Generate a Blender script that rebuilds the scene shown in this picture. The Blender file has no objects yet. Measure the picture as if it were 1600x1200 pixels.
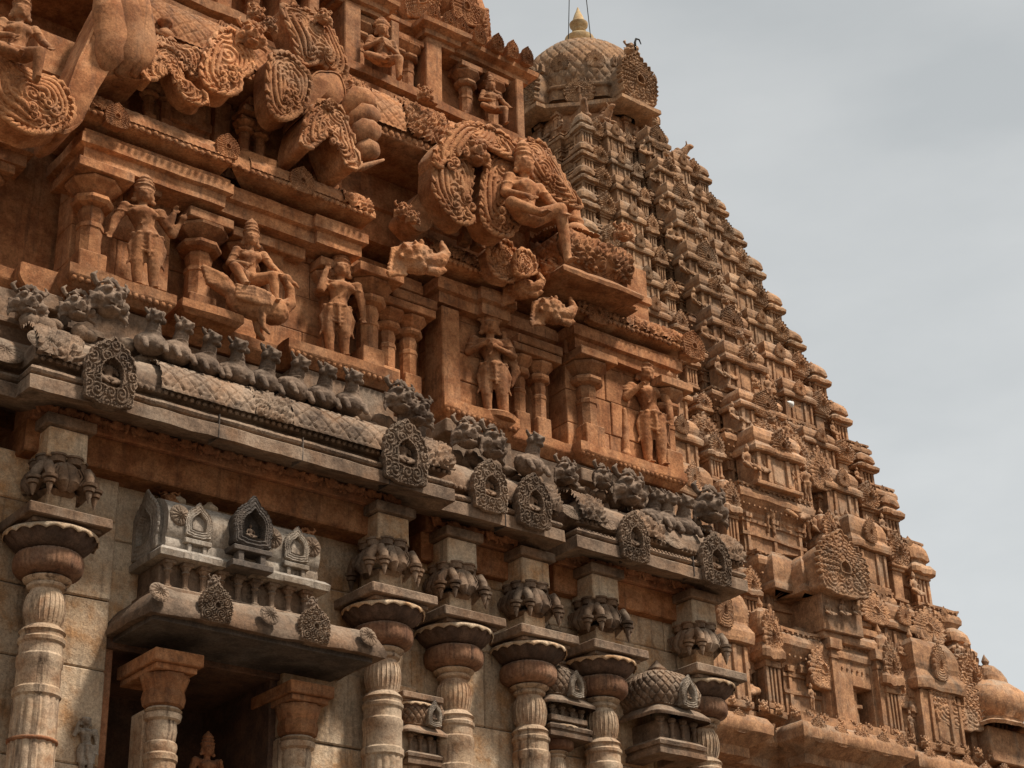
import bpy, math, random
import numpy as np
random.seed(7); RNG = np.random.RandomState(11)
PI = math.pi; rad = math.radians
S = bpy.context.scene

# ------------------------------------------------------------------ camera
FPX, PITCH, AZ, ROLL = 2800.0, rad(26.6), rad(51.2), rad(1.8)
CAM = np.array([0.0, 0.0, 1.6])
_F = np.array([math.cos(AZ), math.sin(AZ), 0]); _R0 = np.array([math.sin(AZ), -math.cos(AZ), 0]); _U = np.array([0, 0, 1.0])
FW = _F*math.cos(PITCH) + _U*math.sin(PITCH)
_up0 = _U*math.cos(PITCH) - _F*math.sin(PITCH)
RT = math.cos(ROLL)*_R0 - math.sin(ROLL)*_up0
UP = math.sin(ROLL)*_R0 + math.cos(ROLL)*_up0
from mathutils import Matrix
cd = bpy.data.cameras.new('camera'); cam = bpy.data.objects.new('camera', cd); S.collection.objects.link(cam)
cam.matrix_world = Matrix(((RT[0], UP[0], -FW[0], CAM[0]), (RT[1], UP[1], -FW[1], CAM[1]), (RT[2], UP[2], -FW[2], CAM[2]), (0, 0, 0, 1)))
cd.sensor_width = 36; cd.lens = 36*FPX/1600; cd.clip_start = 0.1; cd.clip_end = 6000
S.camera = cam

# ------------------------------------------------------------------ light: bright overcast
SUN_EL, SUN_AZ = rad(57), rad(-58)          # the sun stands in front of the facade and to its right
w = bpy.data.worlds.new('World'); S.world = w; w.use_nodes = True
nt = w.node_tree; nt.nodes.clear(); L = nt.links
def N(t, **k):
    n = nt.nodes.new(t)
    for a, b in k.items(): setattr(n, a, b)
    return n
out = N('ShaderNodeOutputWorld'); bg = N('ShaderNodeBackground'); sky = N('ShaderNodeTexSky')
sky.sky_type = 'NISHITA'; sky.sun_disc = False; sky.sun_elevation = SUN_EL; sky.sun_rotation = PI/2 - SUN_AZ
sky.dust_density = 4.0
tc = N('ShaderNodeTexCoord'); mp = N('ShaderNodeMapping'); mp.inputs['Scale'].default_value = (1.6, 1.6, 4.2)
nz = N('ShaderNodeTexNoise'); nz.inputs['Scale'].default_value = 1.9; nz.inputs['Detail'].default_value = 7; nz.inputs['Roughness'].default_value = .52
cr = N('ShaderNodeValToRGB'); cr.color_ramp.elements[0].position = .30; cr.color_ramp.elements[0].color = (4.25, 4.45, 4.5, 1)
cr.color_ramp.elements[1].position = .72; cr.color_ramp.elements[1].color = (5.75, 5.85, 5.8, 1)
# the cloud deck is brighter towards the horizon
sx = N('ShaderNodeSeparateXYZ'); mr = N('ShaderNodeMapRange')
mr.inputs['From Min'].default_value = .22; mr.inputs['From Max'].default_value = .68
mr.inputs['To Min'].default_value = 1.14; mr.inputs['To Max'].default_value = .86
vm = N('ShaderNodeVectorMath', operation='SCALE'); mx = N('ShaderNodeMixRGB'); mx.inputs[0].default_value = .94
L.new(tc.outputs['Generated'], mp.inputs[0]); L.new(mp.outputs[0], nz.inputs[0]); L.new(nz.outputs[0], cr.inputs[0])
L.new(tc.outputs['Generated'], sx.inputs[0]); L.new(sx.outputs[2], mr.inputs[0])
L.new(cr.outputs[0], vm.inputs[0]); L.new(mr.outputs[0], vm.inputs['Scale'])
L.new(sky.outputs[0], mx.inputs[1]); L.new(vm.outputs[0], mx.inputs[2]); L.new(mx.outputs[0], bg.inputs[0])
bg.inputs[1].default_value = .10; L.new(bg.outputs[0], out.inputs[0])
ld = bpy.data.lights.new('sun', 'SUN'); ld.energy = 4.3; ld.angle = rad(8); ld.color = (1, .93, .84)
sun = bpy.data.objects.new('sun', ld); S.collection.objects.link(sun)
sd = np.array([math.cos(SUN_EL)*math.cos(SUN_AZ), math.cos(SUN_EL)*math.sin(SUN_AZ), math.sin(SUN_EL)])
from mathutils import Vector
sun.rotation_euler = Vector(sd).to_track_quat('Z', 'Y').to_euler(); sun.location = (0, -20, 60)
S.view_settings.view_transform = 'Standard'; S.view_settings.look = 'None'
S.view_settings.exposure = 0.40; S.view_settings.gamma = 1.0

# ------------------------------------------------------------------ helpers
def ray(px, py): return FW*FPX + RT*(px-800) + UP*(600-py)
def at(px, py, y):
    d = ray(px, py); return CAM + d*(y/d[1])
def h31(ix, iy, iz, s):
    v = np.sin(ix*127.1 + iy*311.7 + iz*74.7 + s*19.19)*43758.5453
    return v - np.floor(v)
def vnoise(P, s=0):
    i = np.floor(P); f = P - i; f = f*f*(3-2*f)
    r = 0
    for a in (0, 1):
        for b in (0, 1):
            for c in (0, 1):
                wgt = (f[:, 0] if a else 1-f[:, 0])*(f[:, 1] if b else 1-f[:, 1])*(f[:, 2] if c else 1-f[:, 2])
                r = r + wgt*h31(i[:, 0]+a, i[:, 1]+b, i[:, 2]+c, s)
    return r
def rough(V, amp, sc):
    V = np.asarray(V, float)
    if amp <= 0: return V
    D = np.stack([vnoise(V*sc+k*17.3, k)-.5 for k in (1, 2, 3)], 1)
    D2 = np.stack([vnoise(V*sc*3.1+k*7.3, k+5)-.5 for k in (1, 2, 3)], 1)
    return V + amp*(D*2 + D2*.9)

class MB:
    def __init__(s): s.V = []; s.F = []; s.n = 0
    def add(s, V, F):
        V = np.asarray(V, float).reshape(-1, 3); s.V.append(V); o = s.n
        s.F += [tuple(int(i)+o for i in f) for f in F]; s.n += len(V); return s
    def box(s, x0, x1, y0, y1, z0, z1, c=.012):
        # chamfered block
        c = min(c, abs(x1-x0)*.3, abs(y1-y0)*.3, abs(z1-z0)*.3)
        V = []
        for k in (0, 1, 2):
            for sx_ in (0, 1):
                for sy in (0, 1):
                    for sz in (0, 1):
                        i = [c]*3; i[k] = 0
                        V.append((x1-i[0] if sx_ else x0+i[0], y1-i[1] if sy else y0+i[1], z1-i[2] if sz else z0+i[2]))
        I = lambda k, a, b, d: k*8 + a*4 + b*2 + d
        F = []
        for k in (0, 1, 2):
            for v in (0, 1):
                q = []
                for a, b in ((0, 0), (1, 0), (1, 1), (0, 1)):
                    t = [a, b]; t.insert(k, v); q.append(I(k, *t))
                F.append(q if v == (1 if k != 1 else 0) else q[::-1])
        for k in (0, 1, 2):
            k1, k2 = [j for j in (0, 1, 2) if j != k]
            for a in (0, 1):
                for b in (0, 1):
                    def mk(kk, e):
                        t = [0, 0, 0]; t[k] = e; t[k1] = a; t[k2] = b; return I(kk, *t)
                    F.append([mk(k1, 0), mk(k1, 1), mk(k2, 1), mk(k2, 0)])
        for a in (0, 1):
            for b in (0, 1):
                for d in (0, 1): F.append([I(0, a, b, d), I(1, a, b, d), I(2, a, b, d)])
        return s.add(V, F)
    def grid(s, G, closeu=False, closev=False):
        G = np.asarray(G); m, n = G.shape[:2]; F = []
        mu = m if closeu else m-1; nv = n if closev else n-1
        a = np.arange(mu)[:, None]; b = np.arange(nv)[None, :]
        a1 = (a+1) % m; b1 = (b+1) % n
        q = np.stack([a*n+b+0*b1, a1*n+b, a1*n+b1, a*n+b1], -1).reshape(-1, 4)
        return s.add(G.reshape(-1, 3), q.tolist())
    def lathe(s, prof, n=16, c=(0, 0, 0), flute=None, rot=0, sq=1.0, caps=True, half=False):
        prof = np.asarray(prof, float); m = len(prof)
        th = np.linspace(0, 2*PI, n, endpoint=False) + rot
        R = prof[:, 0][None, :]*np.ones((n, 1))
        if flute is not None:
            k, amp, z0, z1 = flute
            msk = ((prof[:, 1] >= z0) & (prof[:, 1] <= z1))[None, :]
            R = R*(1 - msk*amp*(1-np.abs(np.sin(th*k/2))[:, None]))
        G = np.stack([c[0]+R*np.cos(th)[:, None], c[1]+sq*R*np.sin(th)[:, None], c[2]+prof[:, 1][None, :]+0*R], -1)
        s.grid(G, closeu=True)
        if caps:
            o = s.n - n*m
            s.F.append(tuple(o + i*m + m-1 for i in range(n))); s.F.append(tuple(o + i*m for i in range(n))[::-1])
        return s
    def ell(s, c, r, n=10, rot=None):
        if np.isscalar(r): r = (r, r, r)
        u = np.linspace(0, 2*PI, n, endpoint=False); v = np.linspace(.08, PI-.08, max(5, n*2//3))
        G = np.stack([np.cos(u)[:, None]*np.sin(v), np.sin(u)[:, None]*np.sin(v), np.cos(v)[None, :]+0*u[:, None]], -1)*np.array(r)
        if rot is not None: G = G @ np.asarray(rot).T
        m = len(v); s.grid(G+np.array(c), closeu=True); o = s.n-n*m
        s.F.append(tuple(o+i*m for i in range(n))); s.F.append(tuple(o+i*m+m-1 for i in range(n))[::-1])
        return s
    def tube(s, pts, rs, n=8, sq=1.0):
        pts = [np.array(p, float) for p in pts]
        if np.isscalar(rs): rs = [rs]*len(pts)
        rings = []; ref = None
        for i, p in enumerate(pts):
            t = pts[min(i+1, len(pts)-1)] - pts[max(i-1, 0)]; t = t/(np.linalg.norm(t)+1e-9)
            if ref is None: ref = np.array([0, 1., 0]) if abs(t[1]) < .9 else np.array([1., 0, 0])
            a = np.cross(t, ref); a /= np.linalg.norm(a)+1e-9; b = np.cross(t, a); ref = np.cross(a, t)
            th = np.linspace(0, 2*PI, n, endpoint=False)
            rings.append(p + rs[i]*(np.cos(th)[:, None]*a + sq*np.sin(th)[:, None]*b))
        s.grid(np.array(rings), closev=True); o = s.n-n*len(pts)
        s.F.append(tuple(o+i for i in range(n))); s.F.append(tuple(o+(len(pts)-1)*n+i for i in range(n))[::-1])
        return s
    def cap(s, a, b, ra, rb, n=10):
        a = np.array(a, float); b = np.array(b, float); d = b-a; Ld = np.linalg.norm(d)+1e-9; d /= Ld
        P = []; R = []
        for t in (-.98, -.7, -.35): P.append(a + d*ra*t); R.append(ra*math.sqrt(max(1-t*t, 1e-3)))
        P.append(a); R.append(ra); P.append(b); R.append(rb)
        for t in (.35, .7, .98): P.append(b + d*rb*t); R.append(rb*math.sqrt(max(1-t*t, 1e-3)))
        return s.tube(P, R, n)
    def sweep(s, prof, path, closed=False, seg=.22, cap=True):
        # prof: polygon of (outward, z); path: plan points, outward to the right of travel
        path = [np.array(p, float) for p in path]; m = len(path)
        nr = []
        for i in range(m if closed else m-1):
            d = path[(i+1) % m]-path[i]; d /= np.linalg.norm(d); nr.append(np.array([d[1], -d[0]]))
        mit = []
        for i in range(m):
            if closed: a, b = nr[i-1], nr[i]
            else: a = nr[max(i-1, 0)]; b = nr[min(i, m-2)]
            mit.append((a+b)/(1+a@b))
        st = []
        for i in range(m if closed else m-1):
            j = (i+1) % m; k = max(1, int(np.linalg.norm(path[j]-path[i])/seg))
            for t in range(k): f = t/k; st.append((path[i]*(1-f)+path[j]*f, mit[i]*(1-f)+mit[j]*f))
        if not closed: st.append((path[-1], mit[-1]))
        prof = np.asarray(prof, float)
        G = np.zeros((len(st), len(prof), 3))
        for i, (p, q) in enumerate(st):
            G[i, :, :2] = p + prof[:, :1]*q; G[i, :, 2] = prof[:, 1]
        s.grid(G, closeu=closed, closev=True)
        if cap and not closed:
            o = s.n-len(st)*len(prof); n = len(prof)
            s.F.append(tuple(o+i for i in range(n))); s.F.append(tuple(o+(len(st)-1)*n+i for i in range(n))[::-1])
        return s
    def xf(s, fn):
        s.V = [fn(v) for v in s.V]; return s
    def mesh(s, name, mat, smooth=False, amp=0, sc=3.0, sharp=None):
        V = np.concatenate(s.V); V = rough(V, amp, sc)
        me = bpy.data.meshes.new(name); me.from_pydata(V.tolist(), [], s.F); me.update()
        for m_ in (mat if isinstance(mat, (list, tuple)) else [mat]): me.materials.append(m_)
        bm_fix(me)
        if smooth: me.shade_smooth()
        if smooth and sharp: me.set_sharp_from_angle(angle=rad(sharp))
        return me
import bmesh
def bm_fix(me):
    b = bmesh.new(); b.from_mesh(me); bmesh.ops.recalc_face_normals(b, faces=b.faces); b.to_mesh(me); b.free()

WORLD = {}
def put(name, me, parent=None, loc=(0, 0, 0), rz=0, scale=(1, 1, 1), label=None, kind=None, rot=None):
    o = bpy.data.objects.new(name, me); S.collection.objects.link(o)
    if np.isscalar(scale): scale = (scale,)*3
    pl = np.zeros(3)
    if parent is not None: o.parent = parent; pl = WORLD[parent.name]
    WORLD[o.name] = np.array(loc, float)
    o.location = tuple(np.array(loc, float)-pl); o.rotation_euler = rot if rot else (0, 0, rz); o.scale = scale
    if label: o['label'] = label
    if kind: o['kind'] = kind
    return o
def thing(name, label, cat, loc, me=None, group=None, rz=0, scale=(1, 1, 1), rot=None):
    o = put(name, me, None, loc, rz, scale, label, rot=rot); o['category'] = cat
    if group: o['group'] = group
    return o
def baked(name, mb, mat, parent=None, origin=None, amp=.006, sc=3.0, smooth=False, label=None, kind=None, sharp=None):
    # verts are given in world coordinates; roughen there, then move the origin to the piece itself
    V = rough(np.concatenate(mb.V), amp, sc)
    if origin is None: mn = V.min(0); mxx = V.max(0); origin = np.array([(mn[0]+mxx[0])/2, (mn[1]+mxx[1])/2, mn[2]])
    mb.V = [V-np.array(origin)]
    me = mb.mesh(name, mat, smooth=smooth, sharp=sharp)
    return put(name, me, parent, origin, label=label, kind=kind)

def remesh(mb, name, mat, voxel, smooth=2, amp=0, sc=8):
    V = np.concatenate(mb.V)
    me = bpy.data.meshes.new('tmp'); me.from_pydata(V.tolist(), [], mb.F); me.update(); bm_fix(me)
    o = bpy.data.objects.new('tmp', me); S.collection.objects.link(o)
    m = o.modifiers.new('r', 'REMESH'); m.mode = 'VOXEL'; m.voxel_size = voxel
    if smooth:
        k = o.modifiers.new('s', 'SMOOTH'); k.factor = .5; k.iterations = smooth
    dg = bpy.context.evaluated_depsgraph_get(); dg.update()
    r = bpy.data.meshes.new_from_object(o.evaluated_get(dg)); r.name = name
    bpy.data.objects.remove(o); bpy.data.meshes.remove(me)
    if amp:
        n = len(r.vertices); A = np.zeros(n*3); r.vertices.foreach_get('co', A); A = rough(A.reshape(-1, 3), amp, sc)
        r.vertices.foreach_set('co', A.ravel()); r.update()
    r.materials.clear(); r.materials.append(mat); r.shade_smooth()
    return r

# ------------------------------------------------------------------ stone
def stone(name, base, alt, dark=(.06, .045, .035), grey=(.30, .27, .23), g_amt=.3, d_amt=.3, pale=None, p_amt=0, grain=1.0, bump=.5, streak=.0, fine=60, carve=0, carve_sc=9):
    m = bpy.data.materials.new(name); m.use_nodes = True; nt = m.node_tree; n_ = nt.nodes; l = nt.links
    b = n_['Principled BSDF']; b.inputs['Roughness'].default_value = .93; b.inputs['Specular IOR Level'].default_value = .18
    g = n_.new('ShaderNodeNewGeometry')
    def noise(sc, det=5, ro=.6, vec=None, dist=0):
        x = n_.new('ShaderNodeTexNoise'); x.inputs['Scale'].default_value = sc; x.inputs['Detail'].default_value = det
        x.inputs['Roughness'].default_value = ro; x.inputs['Distortion'].default_value = dist
        l.new(vec or g.outputs['Position'], x.inputs['Vector']); return x.outputs['Fac']
    def ramp(f, a, b_):
        x = n_.new('ShaderNodeMapRange'); x.inputs['From Min'].default_value = a; x.inputs['From Max'].default_value = b_
        x.interpolation_type = 'SMOOTHSTEP'; l.new(f, x.inputs['Value']); return x.outputs[0]
    def mixc(f, a, c, mode='MIX'):
        x = n_.new('ShaderNodeMixRGB'); x.blend_type = mode
        if isinstance(f, float): x.inputs[0].default_value = f
        else: l.new(f, x.inputs[0])
        for i, v in ((1, a), (2, c)):
            if isinstance(v, tuple): x.inputs[i].default_value = (*v, 1)
            else: l.new(v, x.inputs[i])
        return x.outputs[0]
    def mul(f, k):
        x = n_.new('ShaderNodeMath'); x.operation = 'MULTIPLY'; x.use_clamp = True
        l.new(f, x.inputs[0])
        if isinstance(k, (int, float)): x.inputs[1].default_value = k
        else: l.new(k, x.inputs[1])
        return x.outputs[0]
    big = noise(.9*grain, 6, .62); mid = noise(4.5*grain, 6, .65); sm = noise(fine*grain*.5, 4, .7); spk = noise(fine*1.6*grain, 2, .6)
    c = mixc(ramp(mid, .38, .62), base, alt)
    if pale: c = mixc(mul(ramp(noise(1.6*grain, 6, .6, dist=.6), .42, .62), p_amt), c, pale)
    # lichen and grime: patches of weathering with their own outline
    c = mixc(mul(ramp(noise(1.3*grain, 8, .68, dist=.4), .46, .66), g_amt), c, grey)
    c = mixc(mul(ramp(noise(2.7*grain, 9, .72), .54, .70), d_amt), c, dark)
    # ledges facing the sky: lichen, with their sunlit paleness painted into the colour
    nx = n_.new('ShaderNodeSeparateXYZ'); l.new(g.outputs['True Normal'], nx.inputs[0])
    c = mixc(mul(mul(ramp(nx.outputs[2], .25, .9), ramp(mid, .35, .6)), min(1.0, .45+g_amt*.5)), c, grey)
    if streak:
        mpn = n_.new('ShaderNodeMapping'); mpn.inputs['Scale'].default_value = (7, 7, .55); l.new(g.outputs['Position'], mpn.inputs[0])
        c = mixc(mul(ramp(noise(1.5, 6, .65, vec=mpn.outputs[0]), .52, .68), streak), c, dark)
    bv = n_.new('ShaderNodeMapRange'); bv.inputs['From Min'].default_value = .3; bv.inputs['From Max'].default_value = .7; bv.inputs['To Min'].default_value = .62; bv.inputs['To Max'].default_value = 1.12
    l.new(big, bv.inputs['Value']); hb = n_.new('ShaderNodeMixRGB'); hb.blend_type = 'MULTIPLY'; hb.inputs[0].default_value = 1; l.new(c, hb.inputs[1]); l.new(bv.outputs[0], hb.inputs[2]); c = hb.outputs[0]
    oi = n_.new('ShaderNodeObjectInfo'); rv = n_.new('ShaderNodeMapRange'); rv.inputs['To Min'].default_value = .78; rv.inputs['To Max'].default_value = 1.14
    l.new(oi.outputs['Random'], rv.inputs['Value']); hr = n_.new('ShaderNodeMixRGB'); hr.blend_type = 'MULTIPLY'; hr.inputs[0].default_value = 1; l.new(c, hr.inputs[1]); l.new(rv.outputs[0], hr.inputs[2]); c = hr.outputs[0]
    v = ramp(sm, .25, .75)
    hs = n_.new('ShaderNodeMixRGB'); hs.blend_type = 'MULTIPLY'; hs.inputs[0].default_value = .75
    vr = n_.new('ShaderNodeMapRange'); vr.inputs['To Min'].default_value = .62; vr.inputs['To Max'].default_value = 1.3; l.new(v, vr.inputs['Value'])
    l.new(c, hs.inputs[1]); l.new(vr.outputs[0], hs.inputs[2]); c = hs.outputs[0]
    sp = n_.new('ShaderNodeMixRGB'); sp.blend_type = 'MULTIPLY'; sp.inputs[0].default_value = .6
    vs = n_.new('ShaderNodeMapRange'); vs.inputs['From Min'].default_value = .3; vs.inputs['From Max'].default_value = .5; vs.inputs['To Min'].default_value = .45; vs.inputs['To Max'].default_value = 1.08; l.new(spk, vs.inputs['Value'])
    l.new(c, sp.inputs[1]); l.new(vs.outputs[0], sp.inputs[2]); c = sp.outputs[0]
    l.new(c, b.inputs['Base Color'])
    hgt = n_.new('ShaderNodeMath'); hgt.operation = 'MULTIPLY_ADD'; l.new(mid, hgt.inputs[0]); hgt.inputs[1].default_value = 2.0; l.new(sm, hgt.inputs[2])
    hh = hgt.outputs[0]
    bp = n_.new('ShaderNodeBump'); bp.inputs['Strength'].default_value = bump; bp.inputs['Distance'].default_value = .012/grain
    l.new(hh, bp.inputs['Height'])
    last = bp
    if carve:   # fine scroll carving, too small to model: curls and pits in the surface
        mpn = n_.new('ShaderNodeMapping'); mpn.inputs['Scale'].default_value = (carve_sc,)*3
        nd = n_.new('ShaderNodeTexNoise'); nd.inputs['Scale'].default_value = carve_sc*.35; nd.inputs['Detail'].default_value = 1
        l.new(g.outputs['Position'], nd.inputs['Vector'])
        ad = n_.new('ShaderNodeVectorMath'); ad.operation = 'MULTIPLY_ADD'; l.new(nd.outputs['Color'], ad.inputs[0]); ad.inputs[1].default_value = (.22, .22, .22); l.new(g.outputs['Position'], ad.inputs[2])
        l.new(ad.outputs[0], mpn.inputs[0])
        vo = n_.new('ShaderNodeTexVoronoi'); vo.feature = 'F1'; vo.inputs['Scale'].default_value = 1; l.new(mpn.outputs[0], vo.inputs['Vector'])
        sn = n_.new('ShaderNodeMath'); sn.operation = 'SINE'; mm = n_.new('ShaderNodeMath'); mm.operation = 'MULTIPLY'; mm.inputs[1].default_value = 17
        l.new(vo.outputs['Distance'], mm.inputs[0]); l.new(mm.outputs[0], sn.inputs[0])
        b2 = n_.new('ShaderNodeBump'); b2.inputs['Strength'].default_value = carve; b2.inputs['Distance'].default_value = .09/carve_sc
        l.new(sn.outputs[0], b2.inputs['Height']); l.new(bp.outputs[0], b2.inputs['Normal']); last = b2
    l.new(last.outputs[0], b.inputs['Normal'])
    return m
# ------------------------------------------------------------------ materials
M = {}
M['orange'] = stone('ochre_sandstone', (.44, .195, .083), (.27, .103, .040), g_amt=.30, d_amt=.62, dark=(.10, .05, .03), grey=(.60, .37, .21), bump=.5, streak=.5)
M['orange_carved'] = stone('carved_ochre_sandstone', (.52, .235, .10), (.34, .13, .05), g_amt=.36, d_amt=.55, dark=(.09, .04, .022), grey=(.64, .43, .27), bump=.45, carve=.22, carve_sc=13)
M['grey'] = stone('weathered_granite', (.25, .165, .108), (.13, .085, .056), g_amt=.5, d_amt=.75, pale=(.27, .145, .075), p_amt=.55, dark=(.045, .030, .022), grey=(.37, .28, .20), bump=.6, streak=.35)
M['grey_carved'] = stone('carved_weathered_granite', (.27, .18, .118), (.145, .095, .062), g_amt=.5, d_amt=.6, dark=(.045, .030, .022), grey=(.37, .28, .20), bump=.5, carve=.35, carve_sc=14)
M['pale'] = stone('pale_stained_granite', (.44, .30, .185), (.33, .185, .10), g_amt=.3, d_amt=.45, dark=(.09, .055, .035), grey=(.47, .36, .25), pale=(.60, .465, .33), p_amt=.6, bump=.55, streak=.9)
M['wall'] = stone('limewashed_granite_wall', (.56, .385, .235), (.46, .25, .115), g_amt=.4, d_amt=.32, grey=(.50, .40, .29), pale=(.64, .50, .35), p_amt=.7, bump=.8, streak=.4)
M['brick'] = stone('red_ochre_stone', (.40, .18, .085), (.26, .10, .046), g_amt=.25, d_amt=.35, grey=(.36, .25, .17), bump=.4, streak=.3)
M['white'] = stone('pale_stained_carving', (.42, .345, .265), (.27, .20, .14), g_amt=.4, d_amt=.75, grey=(.48, .43, .37), bump=.5, streak=.6)
M['beast'] = stone('dark_weathered_beast_stone', (.22, .148, .10), (.12, .08, .055), g_amt=.4, d_amt=.5, dark=(.035, .024, .018), grey=(.34, .25, .18), bump=.6)
M['lotus'] = stone('shaded_dark_lotus', (.15, .09, .06), (.085, .052, .036), g_amt=.2, d_amt=.4, grey=(.22, .16, .12), bump=.4)  # dark tone paints the shade under the abacus into the lotus
M['cushion'] = stone('brown_fluted_stone', (.30, .155, .085), (.19, .09, .05), g_amt=.3, d_amt=.3, grey=(.36, .25, .17), bump=.4, streak=.6)
M['dark'] = stone('blackened_shaded_granite', (.13, .10, .078), (.07, .055, .044), g_amt=.4, d_amt=.3, grey=(.20, .18, .16), bump=.5)
M['shade'] = stone('shaded_recess_stone', (.13, .065, .037), (.075, .04, .025), g_amt=.2, d_amt=.4, grey=(.2, .14, .1), bump=.5)  # recess walls: their deep shade is put into this dark colour
M['tower'] = stone('tower_granite', (.465, .245, .122), (.31, .155, .078), g_amt=.40, d_amt=.55, grey=(.40, .31, .22), grain=.5, bump=.6, fine=40, streak=.4)
M['tower_carved'] = stone('carved_tower_granite', (.48, .24, .11), (.33, .155, .07), g_amt=.4, d_amt=.35, grey=(.42, .32, .22), grain=.5, bump=.6, fine=40, carve=.7, carve_sc=4)
M['gold'] = stone('old_gilded_copper', (.62, .45, .24), (.48, .30, .14), g_amt=.3, d_amt=.2, grey=(.5, .42, .3), grain=.6, bump=.2)
M['iron'] = stone('dark_iron', (.05, .045, .04), (.04, .035, .03), g_amt=0, d_amt=0, bump=.1)
M['earth'] = stone('worn_courtyard_stone', (.15, .11, .08), (.11, .08, .055), g_amt=.3, d_amt=.3, grey=(.17, .14, .11), bump=.5)
M['tower_high'] = stone('lichened_tower_granite', (.42, .235, .12), (.27, .145, .075), g_amt=.55, d_amt=.62, grey=(.34, .25, .17), grain=.5, bump=.6, fine=40, streak=.4)
M['feather'] = stone('white_feathers', (.8, .78, .74), (.7, .68, .64), g_amt=0, d_amt=0, bump=.1)

# ------------------------------------------------------------------ carved relief shapes
def spirals(X, Z, n, seed, lam):
    r = np.random.RandomState(seed); sx_ = r.uniform(X.min(), X.max(), n); sz = r.uniform(Z.min(), Z.max(), n)
    D = np.sqrt((X[..., None]-sx_)**2+(Z[..., None]-sz)**2); k = D.argmin(-1)
    d = np.take_along_axis(D, k[..., None], -1)[..., 0]; srt = np.sort(D, -1); edge = srt[..., 1]-srt[..., 0]
    th = np.arctan2(Z-sz[k], X-sx_[k]); sg = np.where(k % 2 == 0, 1, -1)
    h = .5+.5*np.cos(2*PI*d/lam + 1.0*sg*th)
    h = np.clip(h*1.5-.2, 0, 1); big_ = np.exp(-(d/lam*1.3)**2)
    return np.clip(h*np.clip(edge/(lam*.35), .0, 1)+.6*big_, 0, 1.3)
def gable(nr=34, nth=150, style='peacock', hole=.30, deep=.30, body=.5, peak=.10, flame=.05, seed=3, amp=.07, nfl=30, bot=.44, depth_body=None):
    """horseshoe gable in unit size: base at z=0, about 1 high and 1 wide, carved front towards -y"""
    th = np.linspace(0, 2*PI, nth, endpoint=False)
    a = np.abs((th - PI/2 + PI) % (2*PI) - PI)            # angle from the top
    R = .47 + .02*np.cos(2*a) + peak*np.exp(-(a/.20)**2) + .10*np.exp(-((a-2.30)/.17)**2)
    up = np.clip((2.3-a)/.3, 0, 1); Rs = R*.94
    R = R + up*flame*(np.abs(np.sin(nfl/2*th)))
    sn = np.sin(th); lim = np.where(sn < -1e-3, bot/np.maximum(-sn, 1e-3), 9); R = np.minimum(R, lim)
    t = np.linspace(0, 1, nr); T, TH = np.meshgrid(t, th, indexing='ij'); A = np.broadcast_to(a, T.shape); RR = R[None, :]*T
    X = RR*np.cos(TH); Z = RR*np.sin(TH)
    if style == 'peacock':
        rows = 6; u = np.clip((T-hole-.06)/(.92-hole-.06), 0, .9999)*rows; row = np.floor(u); fr = u-row
        lob = (10+3*row); ph = (TH*lob/(2*PI)*1.0 + .5*(row % 2)) % 1
        h = np.clip(1-((2*ph-1)**2*.9+(1.6*fr-.6)**2), -.3, 1)
        h = np.where((T > hole+.06) & (T < .92), h*.75, .2)
        h = np.where((A > 2.2) & (T > hole+.06) & (T < .92), .4*spirals(X, Z, 26, seed, .06), h)
    elif style == 'scroll':
        sd_ = (1-T)*RR/np.maximum(T, 1e-3); lob_ = .028*np.abs(np.sin(TH*17))
        h = np.where(sd_ < .035, .9-.5*(lob_/.028), spirals(X, Z, 26, seed, .062))
    elif style == 'ring':
        h = .5+.5*np.cos(2*PI*(T-hole)*6.5)*(.7+.3*np.cos(TH*44))
    else: h = np.zeros_like(T)
    rim = (T > .925) & (A < 2.35); h = np.where(rim, .85+.15*np.sign(np.sin(TH*nfl)), h)
    irim = (T > hole) & (T < hole+.055); h = np.where(irim, 1.0, h)
    dome = .10*(1-T**2)
    Y = -(amp*h + dome*.5) + RNG.uniform(-1, 1, T.shape)*.0035
    if hole > 0: Y = np.where(T < hole, deep, Y)
    Y = np.where(T >= .999, .02, Y)
    mb = MB()
    G = np.stack([X, Y, Z+bot], -1); mb.grid(G, closev=True)
    lim2 = np.where(sn < -1e-3, bot*.97/np.maximum(-sn, 1e-3), 9); Rs = np.minimum(Rs, lim2); O_ = np.stack([Rs*np.cos(th), 0*th, Rs*sn+bot], -1)
    bk = [(G[-1]), G[-1]+[0, .05, 0], O_+[0, .07, 0], O_+[0, body*.6, 0], O_*[.97, 0, .97]+[0, body, .0]]
    mb.grid(np.array(bk), closev=True)
    return mb
def petal_rosette(n=12, r=.5, nt=72, nr=10, amp=.12):
    th = np.linspace(0, 2*PI, nt, endpoint=False); t = np.linspace(0, 1, nr)
    T, TH = np.meshgrid(t, th, indexing='ij'); h = amp*np.sqrt(np.clip(1-T**2, 0, 1))*(.6+.4*np.abs(np.cos(TH*n/2)))+amp*.4*(T < .25)
    mb = MB(); mb.grid(np.stack([r*T*np.cos(TH), -h, r*T*np.sin(TH)], -1), closev=True); return mb

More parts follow.
